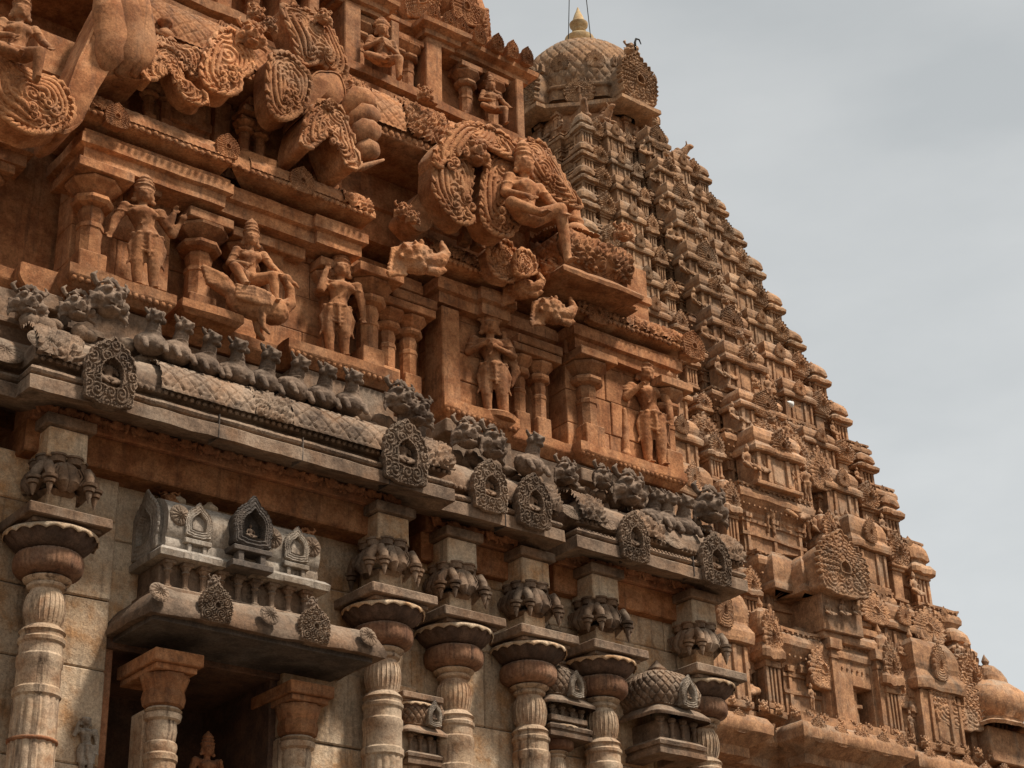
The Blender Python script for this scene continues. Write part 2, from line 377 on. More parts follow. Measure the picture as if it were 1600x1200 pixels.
# curved cornice skin with a cut lattice or scroll pattern
def skin(x0, x1, y, prof, pat='lattice', du=.016, cell=.19, dep=.014, axis='x', seed=1, flip=1):
    prof = np.array(prof, float); seg = np.sqrt((np.diff(prof, axis=0)**2).sum(1)); s_ = np.r_[0, np.cumsum(seg)]
    nv = max(8, int(s_[-1]/du)); sv = np.linspace(0, s_[-1], nv); o = np.interp(sv, s_, prof[:, 0]); z = np.interp(sv, s_, prof[:, 1])
    d = np.stack([np.gradient(o), np.gradient(z)], 1); d /= np.linalg.norm(d, axis=1)[:, None]; nrm = np.stack([d[:, 1], -d[:, 0]], 1)
    if nrm[nv//2, 0] < 0: nrm = -nrm
    nu = max(2, int(abs(x1-x0)/du)); xu = np.linspace(x0, x1, nu); Xu, Sv = np.meshgrid(xu, sv, indexing='ij')
    if pat == 'lattice':
        # lattice lines wander a little, as cut by hand
        wob = .012*np.sin(Xu*5.1+1)+.01*np.sin(Xu*11+Sv*9)
        a = ((Xu+wob)/cell + Sv/cell*.95) % 1; b = ((Xu-wob)/cell - Sv/cell*.95) % 1
        m = np.minimum(np.minimum(a, 1-a), np.minimum(b, 1-b)); h = np.clip(m/.075, 0, 1)
        da = ((np.abs(a-.5)+np.abs(b-.5)) < .16); h = h - .35*da
        last = Sv < cell*.16; h = np.where(last, .9+.4*np.abs(np.sin(Xu*PI/(cell*.42))), h)
    elif pat == 'scroll': h = spirals(Xu, Sv, max(6, int((x1-x0)*s_[-1]/.02)), seed, .055)*1.5
    elif pat == 'lotus':
        h = np.abs(np.sin(Xu*PI/.11))**.5*(.3+.9*(Sv/s_[-1]))
        h = np.where(Sv < s_[-1]*.18, .8*np.sqrt(np.clip(1-((Xu/.055 % 1)*2-1)**2, 0, 1)), h)
    else: h = np.zeros_like(Xu)
    h = h*dep
    O = o[None, :]+h*nrm[None, :, 0]; Z = z[None, :]+h*nrm[None, :, 1]
    G = np.stack([Xu, y-O, Z], -1) if axis == 'x' else np.stack([y-O, Xu, Z], -1)
    mb = MB(); mb.grid(G); return mb

# ------------------------------------------------------------------ figures (one continuous carved body each)
def figure(h=1.3, arms='four', pose='stand', sway=.03, crown=1, club=False, voxel=None, legs=None, broad=1.0, extra=None, prabha=False, face=True):
    """carved standing / seated deity facing -y, base at z=0; unit = total height incl. crown about 1.0, then scaled by h"""
    b = MB(); P = lambda x, y, z: (x, y, z)
    seated = pose != 'stand'
    hz = .46 if not seated else .13
    hx = sway
    sh = hz+.255; nk = sh+.055; hd = nk+.055
    # torso
    b.ell((hx, 0, hz), (.088*broad, .062, .052), 12); b.cap((hx, 0, hz+.02), (hx*.5, 0, hz+.10), .066*broad, .052*broad, 12)
    b.cap((hx*.5, 0, hz+.10), (0, 0, sh-.055), .053*broad, .076*broad, 12)
    b.ell((0, -.006, sh-.045), (.098*broad, .056, .056), 12); b.cap((-.085*broad, 0, sh-.012), (.085*broad, 0, sh-.012), .033, .033)
    b.cap((0, 0, sh), (0, -.004, nk+.02), .034, .030)
    # head, face, ears, crown
    nv0 = len(b.V)
    b.ell((0, -.008, hd), (.047, .050, .056), 14)
    if face:
        b.ell((0, -.056, hd-.008), (.012, .017, .020), 8); b.ell((0, -.052, hd-.033), (.021, .011, .0075), 8); b.ell((0, -.040, hd-.042), (.017, .012, .011), 8)
        for s_ in (-1, 1):
            b.ell((s_*.020, -.048, hd+.006), (.014, .010, .0075), 8); b.cap((s_*.008, -.055, hd+.022), (s_*.034, -.046, hd+.022), .0075, .006, 6)
            b.ell((s_*.046, 0, hd-.006), (.011, .014, .024), 8); b.ell((s_*.05, -.004, hd-.038), (.017, .014, .017), 8)
    top = hd+.045
    b.cap((-.038, -.01, top-.012), (.038, -.01, top-.012), .017, .017, 8); b.ell((0, 0, top-.01), (.05, .05, .018), 12)
    if crown == 1:
        b.cap((0, 0, top), (0, 0, top+.075), .050, .036, 10); b.cap((0, 0, top+.075), (0, 0, top+.115), .030, .012, 8)
        for k in range(3): b.ell((0, 0, top+.016+k*.028), (.060-.007*k, .060-.007*k, .0095), 10)
        b.ell((0, -.04, top+.02), (.014, .012, .022), 8)
    elif crown == 2:
        b.ell((0, .004, top+.025), (.058, .05, .045), 12); b.ell((0, .004, top+.07), (.034, .03, .026), 10)
        for k in range(7): an = k*PI/6; b.ell((.058*math.cos(an), -.008, top+.012+.055*math.sin(an)), (.014, .012, .014), 6)
    for i_ in range(nv0, len(b.V)): b.V[i_] = (b.V[i_]-np.array([0, 0, nk]))*np.array([1.28, 1.2, 1.3])+np.array([0, 0, nk])
    # ornaments
    for k in range(9):
        an = PI + PI*k/8; b.ell((.05*math.cos(an), -.056+.012*abs(math.cos(an)), sh-.008+.05*math.sin(an)), .014, 6); b.ell((.075*math.cos(an), -.058+.02*abs(math.cos(an)), sh-.005+.085*math.sin(an)), .011, 6)
    for k in range(11):
        an = 2*PI*k/11; b.ell((hx+.083*broad*math.cos(an), .062*math.sin(an), hz+.018), (.022, .018, .015), 6)
    b.ell((hx, -.068, hz+.010), (.032, .018, .026), 8)
    for s_ in (-1, 1): b.ell((s_*.048, -.052, sh-.055), (.036, .026, .034), 8)
    b.cap((.07, -.055, sh-.03), (-.02, -.064, hz+.09), .007, .007, 6)
    # legs
    if pose == 'stand':
        L_ = legs or [((hx-.042, 0, hz-.02), (hx-.052, -.01, .245), (hx-.045, 0, .035)), ((hx+.042, 0, hz-.02), (hx+.050, -.016, .25), (hx+.058, 0, .035))]
    elif pose == 'sit':       # one leg folded, one hanging
        L_ = [((-.045, -.03, .12), (-.17, -.10, .09), (.0, -.13, .05)), ((.045, -.03, .12), (.13, -.15, .10), (.13, -.14, -.14))]
    elif pose == 'ride':
        L_ = [((-.045, -.02, .12), (-.15, -.13, .15), (-.07, -.17, -.02)), ((.045, -.02, .12), (.16, -.13, .13), (.19, -.12, -.10))]
    elif pose == 'lounge':
        L_ = [((-.045, -.03, .12), (-.17, -.10, .12), (.0, -.17, .07)), ((.045, -.03, .12), (.19, -.11, .20), (.24, -.10, -.16))]
    for hp, kn, ft in L_:
        b.cap(hp, kn, .062, .043, 12); b.cap(kn, ft, .044, .027, 12); b.ell(kn, (.045, .044, .044), 8)
        f0 = np.array(ft); b.ell(f0+[0, -.03, -.016], (.024, .052, .016), 10)
        for q in range(4): b.ell(f0+[-.017+.0115*q, -.079, -.022], (.006, .012, .007), 5)
        b.ell(f0+[0, 0, .014], (.028, .028, .0085), 8); b.ell(f0+[0, 0, .032], (.027, .027, .006), 8)
    if pose == 'stand':
        for s_ in (-1, 1):   # sashes and loin cloth
            b.tube([(hx+s_*.085, -.01, hz), (hx+s_*.115, -.01, hz-.09), (hx+s_*.10, -.01, hz-.20), (hx+s_*.12, -.01, hz-.26)], [.014, .016, .012, .008], 6)
        b.tube([(hx, -.066, hz), (hx, -.07, hz-.08), (hx+.005, -.06, hz-.19)], [.017, .013, .008], 6)
        for k in range(3):
            pts = [(hx-.075, -.035, hz-.03-k*.035), (hx, -.062-.002*k, hz-.075-k*.04), (hx+.075, -.035, hz-.03-k*.035)]; b.tube(pts, .0105, 6)
    # arms
    sets = {'four': [((-.115, 0, sh), (-.165, -.02, sh-.13), (-.105, -.075, sh-.06), 'up'), ((.115, 0, sh), (.155, -.02, sh-.13), (.155, -.04, sh-.27), 'dn'),
                     ((-.115, .01, sh), (-.20, .02, sh-.05), (-.19, 0, sh+.085), 'att'), ((.115, .01, sh), (.20, .02, sh-.05), (.19, 0, sh+.085), 'att')],
            'two': [((-.112, 0, sh), (-.155, .0, sh-.13), (-.135, -.035, sh-.245), 'dn'), ((.112, 0, sh), (.155, -.02, sh-.12), (.105, -.09, sh-.05), 'up')],
            'lean': [((-.112, 0, sh), (-.165, .0, sh-.13), (-.19, -.02, sh-.26), 'dn'), ((.112, 0, sh), (.165, -.02, sh-.12), (.19, -.04, sh-.01), 'up'),
                     ((.115, .01, sh), (.20, .0, sh-.17), (.23, -.02, sh-.09), 'att')],
            'raise': [((-.112, 0, sh), (-.15, -.04, sh-.11), (-.115, -.05, sh+.07), 'up'), ((.112, 0, sh), (.145, -.01, sh-.14), (.155, -.03, sh-.30), 'dn')],
            'wings': [((-.112, 0, sh), (-.16, -.01, sh-.13), (-.08, -.08, sh-.09), 'up'), ((.112, 0, sh), (.16, -.01, sh-.13), (.05, -.08, sh-.11), 'up')],
            'knee': [((-.112, 0, sh), (-.165, -.02, sh-.14), (-.07, -.11, sh-.18), 'dn'), ((.112, 0, sh), (.17, -.04, sh-.11), (.20, -.12, sh-.20), 'dn')]}[arms]
    for s0, e0, w0, kind in sets:
        b.ell(s0, .042, 10); b.cap(s0, e0, .038, .031, 10); b.cap(e0, w0, .032, .021, 10)
        m_ = np.array(s0)*.55+np.array(e0)*.45; b.ell(m_, (.045, .045, .012), 8)
        wv = np.array(w0)-np.array(e0); wv /= np.linalg.norm(wv)
        for q in (.0, .02): b.ell(np.array(w0)-wv*(.015+q), (.025, .025, .008), 8)
        pl = np.array(w0)+wv*.022; b.ell(pl, (.019, .014, .024), 8)
        side = np.cross(wv, [0, 1, 0]); side /= np.linalg.norm(side)+1e-9
        for q, ln in zip((-1.5, -.5, .5, 1.5), (.03, .037, .035, .026)):
            r0 = pl+side*q*.0095+wv*.018; k1 = r0+wv*ln*.6; k2 = k1+wv*ln*.45+np.array([0, -.012, 0])
            b.tube([r0, k1, k2], [.0062, .0058, .0048], 6)
        b.tube([pl-side*.014, pl-side*.028+wv*.012, pl-side*.030+wv*.030], [.007, .0065, .005], 6)
        if kind == 'att':
            b.ell(pl+wv*.06, (.03, .014, .03), 8); b.cap(pl, pl+wv*.10, .008, .006, 6)
    if prabha:   # wings / halo behind the body
        for s_ in (-1, 1):
            for k in range(6):
                b.tube([(s_*.06, .04, sh-.02), (s_*(.16+.008*k), .045, sh-.03-.045*k), (s_*(.17-.004*k), .04, sh-.13-.055*k)], [.03, .026, .012], 6, )
    if club:
        b.cap((-.19, -.02, .03), (-.18, -.02, sh-.24), .034, .018, 10); b.ell((-.19, -.02, .06), (.045, .045, .05), 8)
    if extra: extra(b, sh, hz)
    mb = MB()
    mb.V = [np.concatenate(b.V)*h]; mb.F = b.F; mb.n = b.n
    return mb
def lion_bust(belly=1.0, crest=1):
    """pot-bellied beast bust facing -y, unit height"""
    b = MB()
    b.ell((0, .04, .26), (.25*belly, .24, .24), 14); b.ell((0, -.02, .22), (.18*belly, .22, .19), 12)
    b.cap((0, -.04, .42), (0, -.07, .66), .15, .12, 12)
    for k in range(3): b.ell((0, -.06-.01*k, .44+.06*k), (.165-.01*k, .15-.01*k, .018), 12)
    b.ell((0, -.12, .76), (.155, .17, .14), 12)
    b.ell((0, -.27, .71), (.10, .09, .055), 10); b.ell((0, -.25, .63), (.085, .07, .03), 8); b.ell((0, -.345, .745), (.04, .03, .025), 8)
    for s_ in (-1, 1):
        b.ell((s_*.085, -.245, .80), (.042, .04, .042), 8); b.tube([(s_*.14, -.1, .84), (s_*.19, -.08, .93), (s_*.15, -.06, .98)], [.045, .035, .012], 6)
        b.ell((s_*.15, -.14, .70), (.05, .07, .07), 8); b.tube([(s_*.06, -.2, .875), (s_*.13, -.2, .875)], .018, 6)
        b.cap((s_*.16*belly, -.16, .20), (s_*.15*belly, -.24, .03), .065, .05, 8)
    if crest:
        for k in range(5): a = PI*k/4; b.ell((.12*math.cos(a), -.04, .90+.07*math.sin(a)), (.035, .04, .045), 6)
    return b
def kirti_head(teeth=True):
    """snarling lion mask facing -y, unit height and width"""
    b = MB()
    b.ell((0, .05, .45), (.38, .25, .36), 14); b.ell((0, -.16, .40), (.22, .16, .13), 10); b.ell((0, -.30, .46), (.09, .07, .06), 8)
    b.ell((0, -.12, .18), (.2, .14, .05), 8)
    for s_ in (-1, 1):
        b.ell((s_*.17, -.17, .60), (.095, .10, .095), 10); b.ell((s_*.17, -.27, .60), (.04, .03, .04), 6)
        b.tube([(s_*.05, -.2, .70), (s_*.2, -.18, .77), (s_*.33, -.1, .70)], [.035, .045, .03], 6)
        b.tube([(s_*.28, 0, .72), (s_*.42, .0, .90), (s_*.33, .0, 1.02)], [.07, .06, .02], 6)
        b.ell((s_*.3, -.08, .38), (.12, .12, .13), 8)
        for k in range(4): b.tube([(s_*.3, .02, .5-.1*k), (s_*(.46), .0, .47-.12*k), (s_*(.44), .0, .37-.13*k)], [.06, .045, .02], 6)
    if teeth:
        for k in range(6): b.tube([(-.13+.052*k, -.24, .31), (-.13+.052*k, -.25, .22)], [.02, .01], 5)
    for k in range(5): a = PI*(.15+.7*k/4); b.ell((.18*math.cos(a), -.02, .80+.14*math.sin(a)), (.06, .06, .08), 6)
    return b
def bhuta():
    """crouching dwarf for the friezes, low detail, unit height"""
    b = MB()
    b.ell((0, 0, .35), (.23, .2, .22), 8); b.ell((0, -.05, .72), (.17, .17, .18), 8); b.ell((0, -.2, .70), (.05, .06, .05), 6)
    for s_ in (-1, 1):
        b.tube([(s_*.15, 0, .55), (s_*.36, -.05, .62), (s_*.34, -.05, .88)], [.08, .07, .05], 6)
        b.tube([(s_*.12, -.05, .22), (s_*.34, -.14, .30), (s_*.24, -.14, .02)], [.10, .09, .06], 6); b.ell((s_*.19, -.05, .76), (.05, .05, .07), 6)
    return b
def small_figure(kind=0):
    b = MB()
    b.ell((0, 0, .62), (.13, .09, .15), 8); b.ell((0, -.01, .86), (.075, .075, .085), 8); b.cap((0, 0, .92), (0, 0, 1.0), .055, .02, 6); b.ell((0, 0, .45), (.13, .1, .09), 8)
    for s_ in (-1, 1):
        if kind == 0: b.cap((s_*.06, 0, .42), (s_*.075, -.01, .22), .07, .052, 6); b.cap((s_*.075, -.01, .22), (s_*.07, 0, .03), .05, .04, 6)
        else: b.cap((s_*.06, -.03, .42), (s_*.25, -.12, .38), .07, .06, 6); b.cap((s_*.25, -.12, .38), (s_*.05, -.14, .30), .055, .04, 6)
        b.cap((s_*.13, 0, .70), (s_*.21, -.02, .55), .04, .035, 6); b.cap((s_*.21, -.02, .55), (s_*.16, -.08, .64 if s_ > 0 else .42), .035, .025, 6)
    return b
# ------------------------------------------------------------------ shared carved meshes
ME = {}
def mk(k, mb, mat, **kw): ME[k] = mb.mesh(k, mat, **kw); return ME[k]
mk('gable_grey', gable(nr=56, nth=220, style='scroll', hole=.16, deep=.02, seed=5, amp=.07), M['grey_carved'], smooth=False)
mk('gable_grey_niche', gable(nr=64, nth=260, style='scroll', hole=.42, deep=.16, seed=9, amp=.05, body=.3, flame=.03, peak=.05, nfl=22), M['grey_carved'], smooth=False)
mk('gable_scroll', gable(nr=64, nth=240, style='scroll', hole=.20, deep=.35, seed=21, amp=.08, flame=.03, peak=.14), M['orange_carved'])
mk('gable_peacock', gable(nr=46, nth=200, style='peacock', hole=.14, deep=.05, amp=.07, flame=.06), M['orange'])
mk('gable_tower', gable(nr=40, nth=140, style='peacock', hole=.16, deep=.05, amp=.085, flame=.06, body=.8), M['tower'])
mk('gable_tower_small', gable(nr=18, nth=72, style='peacock', hole=.2, deep=.06, amp=.10, flame=.09, nfl=18, body=.8), M['tower'])
mk('gable_tower_ring', gable(nr=20, nth=72, style='ring', hole=.2, deep=.06, amp=.10, flame=.07, nfl=18, body=.7), M['tower'])
mk('gable_orange', gable(nr=30, nth=110, style='peacock', hole=.2, deep=.04, amp=.09, flame=.05, body=.6), M['orange'])
mk('gable_dark', gable(nr=24, nth=90, style='ring', hole=.55, deep=.25, amp=.05, flame=.02, peak=.16, body=.5), M['dark'])
mk('gable_white', gable(nr=24, nth=90, style='ring', hole=.50, deep=.25, amp=.05, flame=.02, peak=.14, body=.4), M['white'])
mk('rosette_grey', petal_rosette(), M['grey_carved'], smooth=True)
mk('rosette_orange', petal_rosette(), M['orange'], smooth=True)
ME['bust_grey'] = remesh(lion_bust(1.25), 'bust_grey', M['beast'], .022, 1, amp=.012)
ME['bust_grey2'] = remesh(lion_bust(1.45, 0), 'bust_grey2', M['beast'], .022, 1, amp=.02)
ME['mask_grey'] = remesh(kirti_head(), 'mask_grey', M['beast'], .026, 1, amp=.02)
ME['mask_orange'] = remesh(kirti_head(), 'mask_orange', M['orange'], .026, 1, amp=.02)
ME['bhuta'] = remesh(bhuta(), 'bhuta', M['brick'], .035, 1, amp=.03)
ME['bhuta_grey'] = remesh(bhuta(), 'bhuta_grey', M['grey'], .035, 1, amp=.03)
ME['fig0'] = remesh(small_figure(0), 'fig0', M['tower'], .03, 1, amp=.02)
ME['fig1'] = remesh(small_figure(1), 'fig1', M['tower'], .03, 1, amp=.02)
ME['fig_grey'] = remesh(small_figure(1), 'fig_grey', M['grey'], .025, 1, amp=.015)
ME['fig_orange'] = remesh(small_figure(1), 'fig_orange', M['orange'], .025, 1, amp=.015)
ME['fig_tower_mask'] = remesh(kirti_head(), 'fig_tower_mask', M['tower'], .04, 1, amp=.03)

# ------------------------------------------------------------------ ground
g = MB(); g.add([(-1500, -1500, 0), (1500, -1500, 0), (1500, 1500, 0), (-1500, 1500, 0)], [(0, 1, 2, 3)])
put('ground', g.mesh('ground', M['earth']), kind='structure')

# ------------------------------------------------------------------ gateway tower
GW = thing('gateway_tower', 'near ochre temple gateway with grey carved cornice and rows of statues', 'gateway tower', (10, 15, 0))
YC = 14.0      # lip of the great cornice on the left bay
ZC = 8.97      # its lower edge

def box_part(name, mat, x0, x1, y0, y1, z0, z1, c=.012, amp=.006, parent=GW, label=None):
    return baked(name, MB().box(x0, x1, y0, y1, z0, z1, c), M[mat], parent, amp=amp, label=label)

# cores behind everything
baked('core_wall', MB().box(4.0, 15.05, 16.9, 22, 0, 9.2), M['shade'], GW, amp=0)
baked('core_wall', MB().box(4.0, 15.0, 15.45, 21, 9.2, 12.6), M['orange'], GW, amp=0)
baked('core_wall', MB().box(4.0, 14.0, 15.9, 20.5, 12.6, 14.6), M['orange'], GW, amp=0)
baked('core_wall', MB().box(4.0, 12.5, 16.2, 20, 14.5, 16.8), M['orange'], GW, amp=0)

# walls of the ground storey, block by block
def block_wall(x0, x1, y, z0, z1, mat, rows, seed=0, thick=.5, lo=.8, hi=1.6):
    r = random.Random(seed); z = z0
    while z < z1-.05:
        hh = min(rows*r.uniform(.85, 1.2), z1-z)
        if z1-z-hh < .15: hh = z1-z
        x = x0
        while x < x1-.02:
            ww = r.uniform(lo, hi)
            if x1-x-ww < .35: ww = x1-x
            baked('stone_block', MB().box(x+.004, x+ww-.004, y+r.uniform(-.012, .012), y+thick, z+.004, z+hh-.004, .014), M[mat], GW, amp=.012, sc=2.3)
            x += ww
        z += hh
block_wall(4.2, 5.62, 15.15, 4.5, 8.8, 'wall', .62, 1, lo=1.4, hi=2)
block_wall(5.62, 7.02, 14.86, 4.5, 8.72, 'wall', .75, 3, lo=.62, hi=.9)
block_wall(8.9, 10.55, 14.86, 4.5, 7.2, 'wall', .62, 5, lo=1.0, hi=1.8)
block_wall(7.02, 10.55, 14.95, 7.2, 8.72, 'wall', .8, 6, lo=1.2, hi=1.9)
block_wall(10.55, 12.5, 15.0, 4.5, 8.72, 'wall', .85, 7, lo=.6, hi=1.0)
block_wall(12.5, 14.95, 15.0, 4.5, 8.72, 'wall', .8, 8, lo=.6, hi=1.3)
# niche reveal (deep and dark)
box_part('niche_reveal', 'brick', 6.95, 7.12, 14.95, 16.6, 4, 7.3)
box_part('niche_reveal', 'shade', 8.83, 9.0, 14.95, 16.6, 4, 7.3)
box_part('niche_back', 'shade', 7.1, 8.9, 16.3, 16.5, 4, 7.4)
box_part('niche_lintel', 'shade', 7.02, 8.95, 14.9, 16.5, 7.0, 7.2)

# frieze, beam, soffit, great cornice
bay_paths = [('left', [(3.4, 14.30), (5.65, 14.30), (5.65, 14.0), (10.44, 14.0), (10.44, 14.24), (12.14, 14.24), (12.14, 14.9)]),
             ('right', [(12.30, 14.9), (12.30, 14.22), (14.98, 14.22), (14.98, 16.5)])]
dzr = {'left': 0, 'right': -.02}
kap = [(-.03, .34), (-.02, .41), (-.04, .50), (-.10, .60), (-.19, .685), (-.31, .74), (-.45, .77)]
for side, path in bay_paths:
    z = ZC+dzr[side]
    prof = [(-1.1, .40), (-.55, .16), (-.06, .012), (0, 0), (0, .135), (-.012, .145), (-.055, .150), (-.055, .170), (-.02, .180), (-.005, .205), (-.02, .235), (-.075, .245), (-.13, .262), (-.13, .315), (-.05, .325),
            (-.035, .42), (-.055, .51), (-.115, .605), (-.205, .685), (-.32, .735), (-.47, .76), (-1.1, .76)]
    b = MB(); b.sweep([(o, zz+z) for o, zz in prof], path, seg=.10)
    baked('cornice', b, M['grey'], GW, amp=.009, sc=4, smooth=True, sharp=40)
# vertical joints of the cornice stones are real gaps filled dark
for x, y in ((7.6, 14.0), (8.55, 14.0), (9.6, 14.0), (11.3, 14.24), (13.1, 14.22), (14.1, 14.22)):
    box_part('mortar_joint', 'dark', x-.004, x+.004, y-.006, y+.2, ZC+.0, ZC+.25, 0, 0)
def cornice_skin(x0, x1, y, pat, **k):
    z = ZC
    b = skin(x0, x1, y, [(o+.022, zz+z+.008) for o, zz in kap], pat, **k)
    baked('carved_band', b, M['grey'], GW, amp=.003, sc=5, smooth=True)
cornice_skin(6.95, 7.98, 14.0, 'lattice', dep=.032, du=.0125); cornice_skin(8.42, 9.7, 14.0, 'lattice', dep=.032, du=.0125)
cornice_skin(7.98, 8.42, 14.0, 'scroll', dep=.03, seed=4)
cornice_skin(9.98, 10.43, 14.0, 'scroll', dep=.03, seed=5); cornice_skin(11.75, 12.12, 14.24, 'scroll', dep=.03, seed=6)
cornice_skin(12.35, 12.75, 14.22, 'scroll', dep=.03, seed=7); cornice_skin(13.3, 13.65, 14.22, 'scroll', dep=.03, seed=8)
cornice_skin(14.5, 14.97, 14.22, 'scroll', dep=.03, seed=12); cornice_skin(5.68, 6.15, 14.0, 'scroll', dep=.03, seed=14)
b = MB()
def dent(b, x0, x1, y, z, st=.05, r=.02):
    x = x0
    while x < x1: b.ell((x, y, z), (r, r*.8, r), 6); x += st
for x0, x1, y in ((5.7, 10.4, 14.0), (10.5, 12.1, 14.24), (12.35, 14.95, 14.22)):
    dent(b, x0, x1, y+.02, ZC+.205, .055, .020); dent(b, x0, x1, y+.035, ZC+.337, .07, .028)
baked('beading', b, M['grey'], GW, amp=.004, smooth=True, kind='stuff')

# frieze of crouching dwarfs in the shadow under the cornice
for x0, x1, y, in ((5.95, 10.25, 14.42), (10.65, 12.0, 14.66), (12.5, 14.8, 14.64)):
    box_part('frieze_wall', 'brick', x0, x1, y+.16, y+.6, 8.98, 9.34)
    x = x0+.1; i = 0
    while x < x1-.05:
        put('dwarf', ME['bhuta'], GW, (x, y+.11, 8.99), random.uniform(-.3, .3), (.30+.03*(i % 3), .26, .30), kind=None); x += .245; i += 1
    box_part('beam', 'orange', x0-.02, x1+.02, y+.22, y+.9, 8.66, 8.985, .015, .008)
box_part('frieze_wall', 'brick', 3.4, 5.7, 14.9, 15.2, 8.7, 9.3)

# ------------------------------------------------------------------ pilasters of the ground storey
def shaft_mesh():
    b = MB(); pr = [(.225, 4.4), (.212, 5.7), (.207, 6.30), (.222, 6.32), (.222, 6.38), (.202, 6.40), (.20, 6.58), (.212, 6.60), (.212, 6.68), (.196, 6.70), (.196, 6.79), (.214, 6.81), (.217, 6.84), (.196, 6.86), (.196, 6.89), (.214, 6.91), (.19, 6.94),
          (.155, 6.97), (.172, 7.04), (.185, 7.12), (.18, 7.20), (.16, 7.27), (.145, 7.31), (.178, 7.33), (.185, 7.35), (.165, 7.37), (.215, 7.395), (.225, 7.41), (.19, 7.43)]
    b.lathe(pr, 96, flute=(16, .06, 4.0, 6.31))
    return b
def vase_flutes(b):
    for k in range(24):
        a = 2*PI*k/24; pts = []
        for z, r in ((7.0, .163), (7.06, .178), (7.13, .188), (7.2, .182), (7.26, .165)): pts.append((r*math.cos(a), r*math.sin(a), z))
        b.tube(pts, .0085, 4)
def cushion_mesh():
    pr = []
    for t in np.linspace(-1, 1, 12): pr.append((.235+.095*math.sqrt(max(0, 1-abs(t)**2.6)), 7.555+.115*t))
    b = MB(); b.lathe([(.22, 7.43)]+pr+[(.20, 7.68)], 128, flute=(40, .035, 7.44, 7.66)); return b
def lotus_mesh():
    # flaring lotus with a lobed rim, dark inside
    n = 144; th = np.linspace(0, 2*PI, n, endpoint=False); lob = np.abs(np.sin(th*9))
    rows = []
    for t in np.linspace(0, 1, 9):
        r = .215+.215*t**.75; z = 7.66+.15*t**1.6
        rows.append(np.stack([r*(1+.03*lob*t)*np.cos(th), r*(1+.03*lob*t)*np.sin(th), z+0*th-(.030*(1-lob))*t*t*-1], -1))
    for (r, z) in ((.425, 7.835), (.40, 7.845), (.2, 7.845)): rows.append(np.stack([r*np.cos(th), r*np.sin(th), z+0*th], -1))
    b = MB(); b.grid(np.array(rows), closev=True)
    for k in range(18):
        a = 2*PI*k/18; b.ell((.425*math.cos(a), .425*math.sin(a), 7.81), (.022, .022, .022), 6)
    return b
def rim_mesh():
    n = 216; th = np.linspace(0, 2*PI, n, endpoint=False); lob = np.abs(np.sin(th*9)); b = MB(); rows = []
    for r, z in ((.432, 7.828), (.445, 7.822), (.447, 7.80), (.436, 7.795)): rows.append(np.stack([r*np.cos(th), r*np.sin(th), z-.028*(1-lob)*(z < 7.81)+0*th], -1))
    b.grid(np.array(rows), closev=True); b.grid(np.array([rows[-1], rows[0]]), closev=True); return b
def abacus_mesh(w=.42):
    b = MB(); b.box(-w, w, -w, w, 7.875, 7.975, .01); b.box(-w*.82, w*.82, -w*.82, w*.82, 7.835, 7.873, .006); return b
def bracket_mesh():
    b = MB(); b.box(-.15, .15, -.15, .2, 7.977, 8.24, .01); return b
def capital_block_mesh():
    b = MB(); b.box(-.2, .2, -.2, .2, 8.56, 8.86, .012); return b
def capital_plate_mesh():
    b = MB(); b.box(-.26, .26, -.26, .2, 8.862, 8.97, .012); return b
def scroll_mesh():
    b = MB()
    def horn(pts, r, **k): b.tube(pts, r, 10)
    for ax, ay in ((0, -1), (-1, 0), (1, 0)):
        for s_ in (-1, 1):
            px, py = -ay, ax
            o = np.array([ax, ay, 0])*.14; sd_ = np.array([px, py, 0])*s_
            P_ = lambda u, v, z: tuple(o+sd_*u+np.array([ax, ay, 0])*v+np.array([0, 0, z]))
            b.tube([P_(.03, .0, 8.50), P_(.06, .06, 8.40), P_(.05, .11, 8.29), P_(.02, .09, 8.22)], [.07, .085, .075, .03], 10)
            b.tube([P_(.08, .02, 8.58), P_(.08, .03, 8.50)], [.085, .075], 12); b.tube([P_(.08, .02, 8.59), P_(.08, .02, 8.57)], [.10, .10], 12)
            b.tube([P_(.10, .03, 8.33), P_(.17, .05, 8.42), P_(.25, .06, 8.43), P_(.30, .06, 8.36), P_(.31, .06, 8.29)], [.05, .055, .055, .05, .045], 10)
            b.tube([P_(.31, .06, 8.305), P_(.31, .06, 8.28)], [.078, .07], 12); b.tube([P_(.31, .06, 8.265), P_(.31, .06, 8.235)], [.058, .05], 12)
            b.tube([P_(.31, .06, 8.225), P_(.31, .06, 8.19), P_(.31, .06, 8.12)], [.035, .03, .006], 8)
            for q in range(3):   # ribs round the curled stem
                b.tube([P_(.06+.035*q, .12, 8.45), P_(.10+.035*q, .135, 8.38), P_(.06+.03*q, .14, 8.28)], .012, 5)
    b.lathe([(.1, 8.18), (.2, 8.2), (.23, 8.24), (.16, 8.28)], 28, flute=(14, .12, 8.19, 8.25))
    return b
bsh = shaft_mesh(); vase_flutes(bsh)
PM = {'shaft': bsh.mesh('shaft', M['pale'], smooth=True, sharp=35), 'cushion': cushion_mesh().mesh('cushion', M['cushion'], smooth=True, sharp=50, amp=.006),
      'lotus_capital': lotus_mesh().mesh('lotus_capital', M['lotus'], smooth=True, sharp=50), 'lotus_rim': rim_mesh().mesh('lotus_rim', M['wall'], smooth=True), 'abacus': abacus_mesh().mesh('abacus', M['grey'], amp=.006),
      'bracket': bracket_mesh().mesh('bracket', M['wall'], amp=.006), 'capital_block': capital_block_mesh().mesh('capital_block', M['wall'], amp=.006), 'capital_plate': capital_plate_mesh().mesh('capital_plate', M['grey'], amp=.006), 'scroll_bracket': scroll_mesh().mesh('scroll_bracket', M['grey'], smooth=True, sharp=50, amp=.006)}
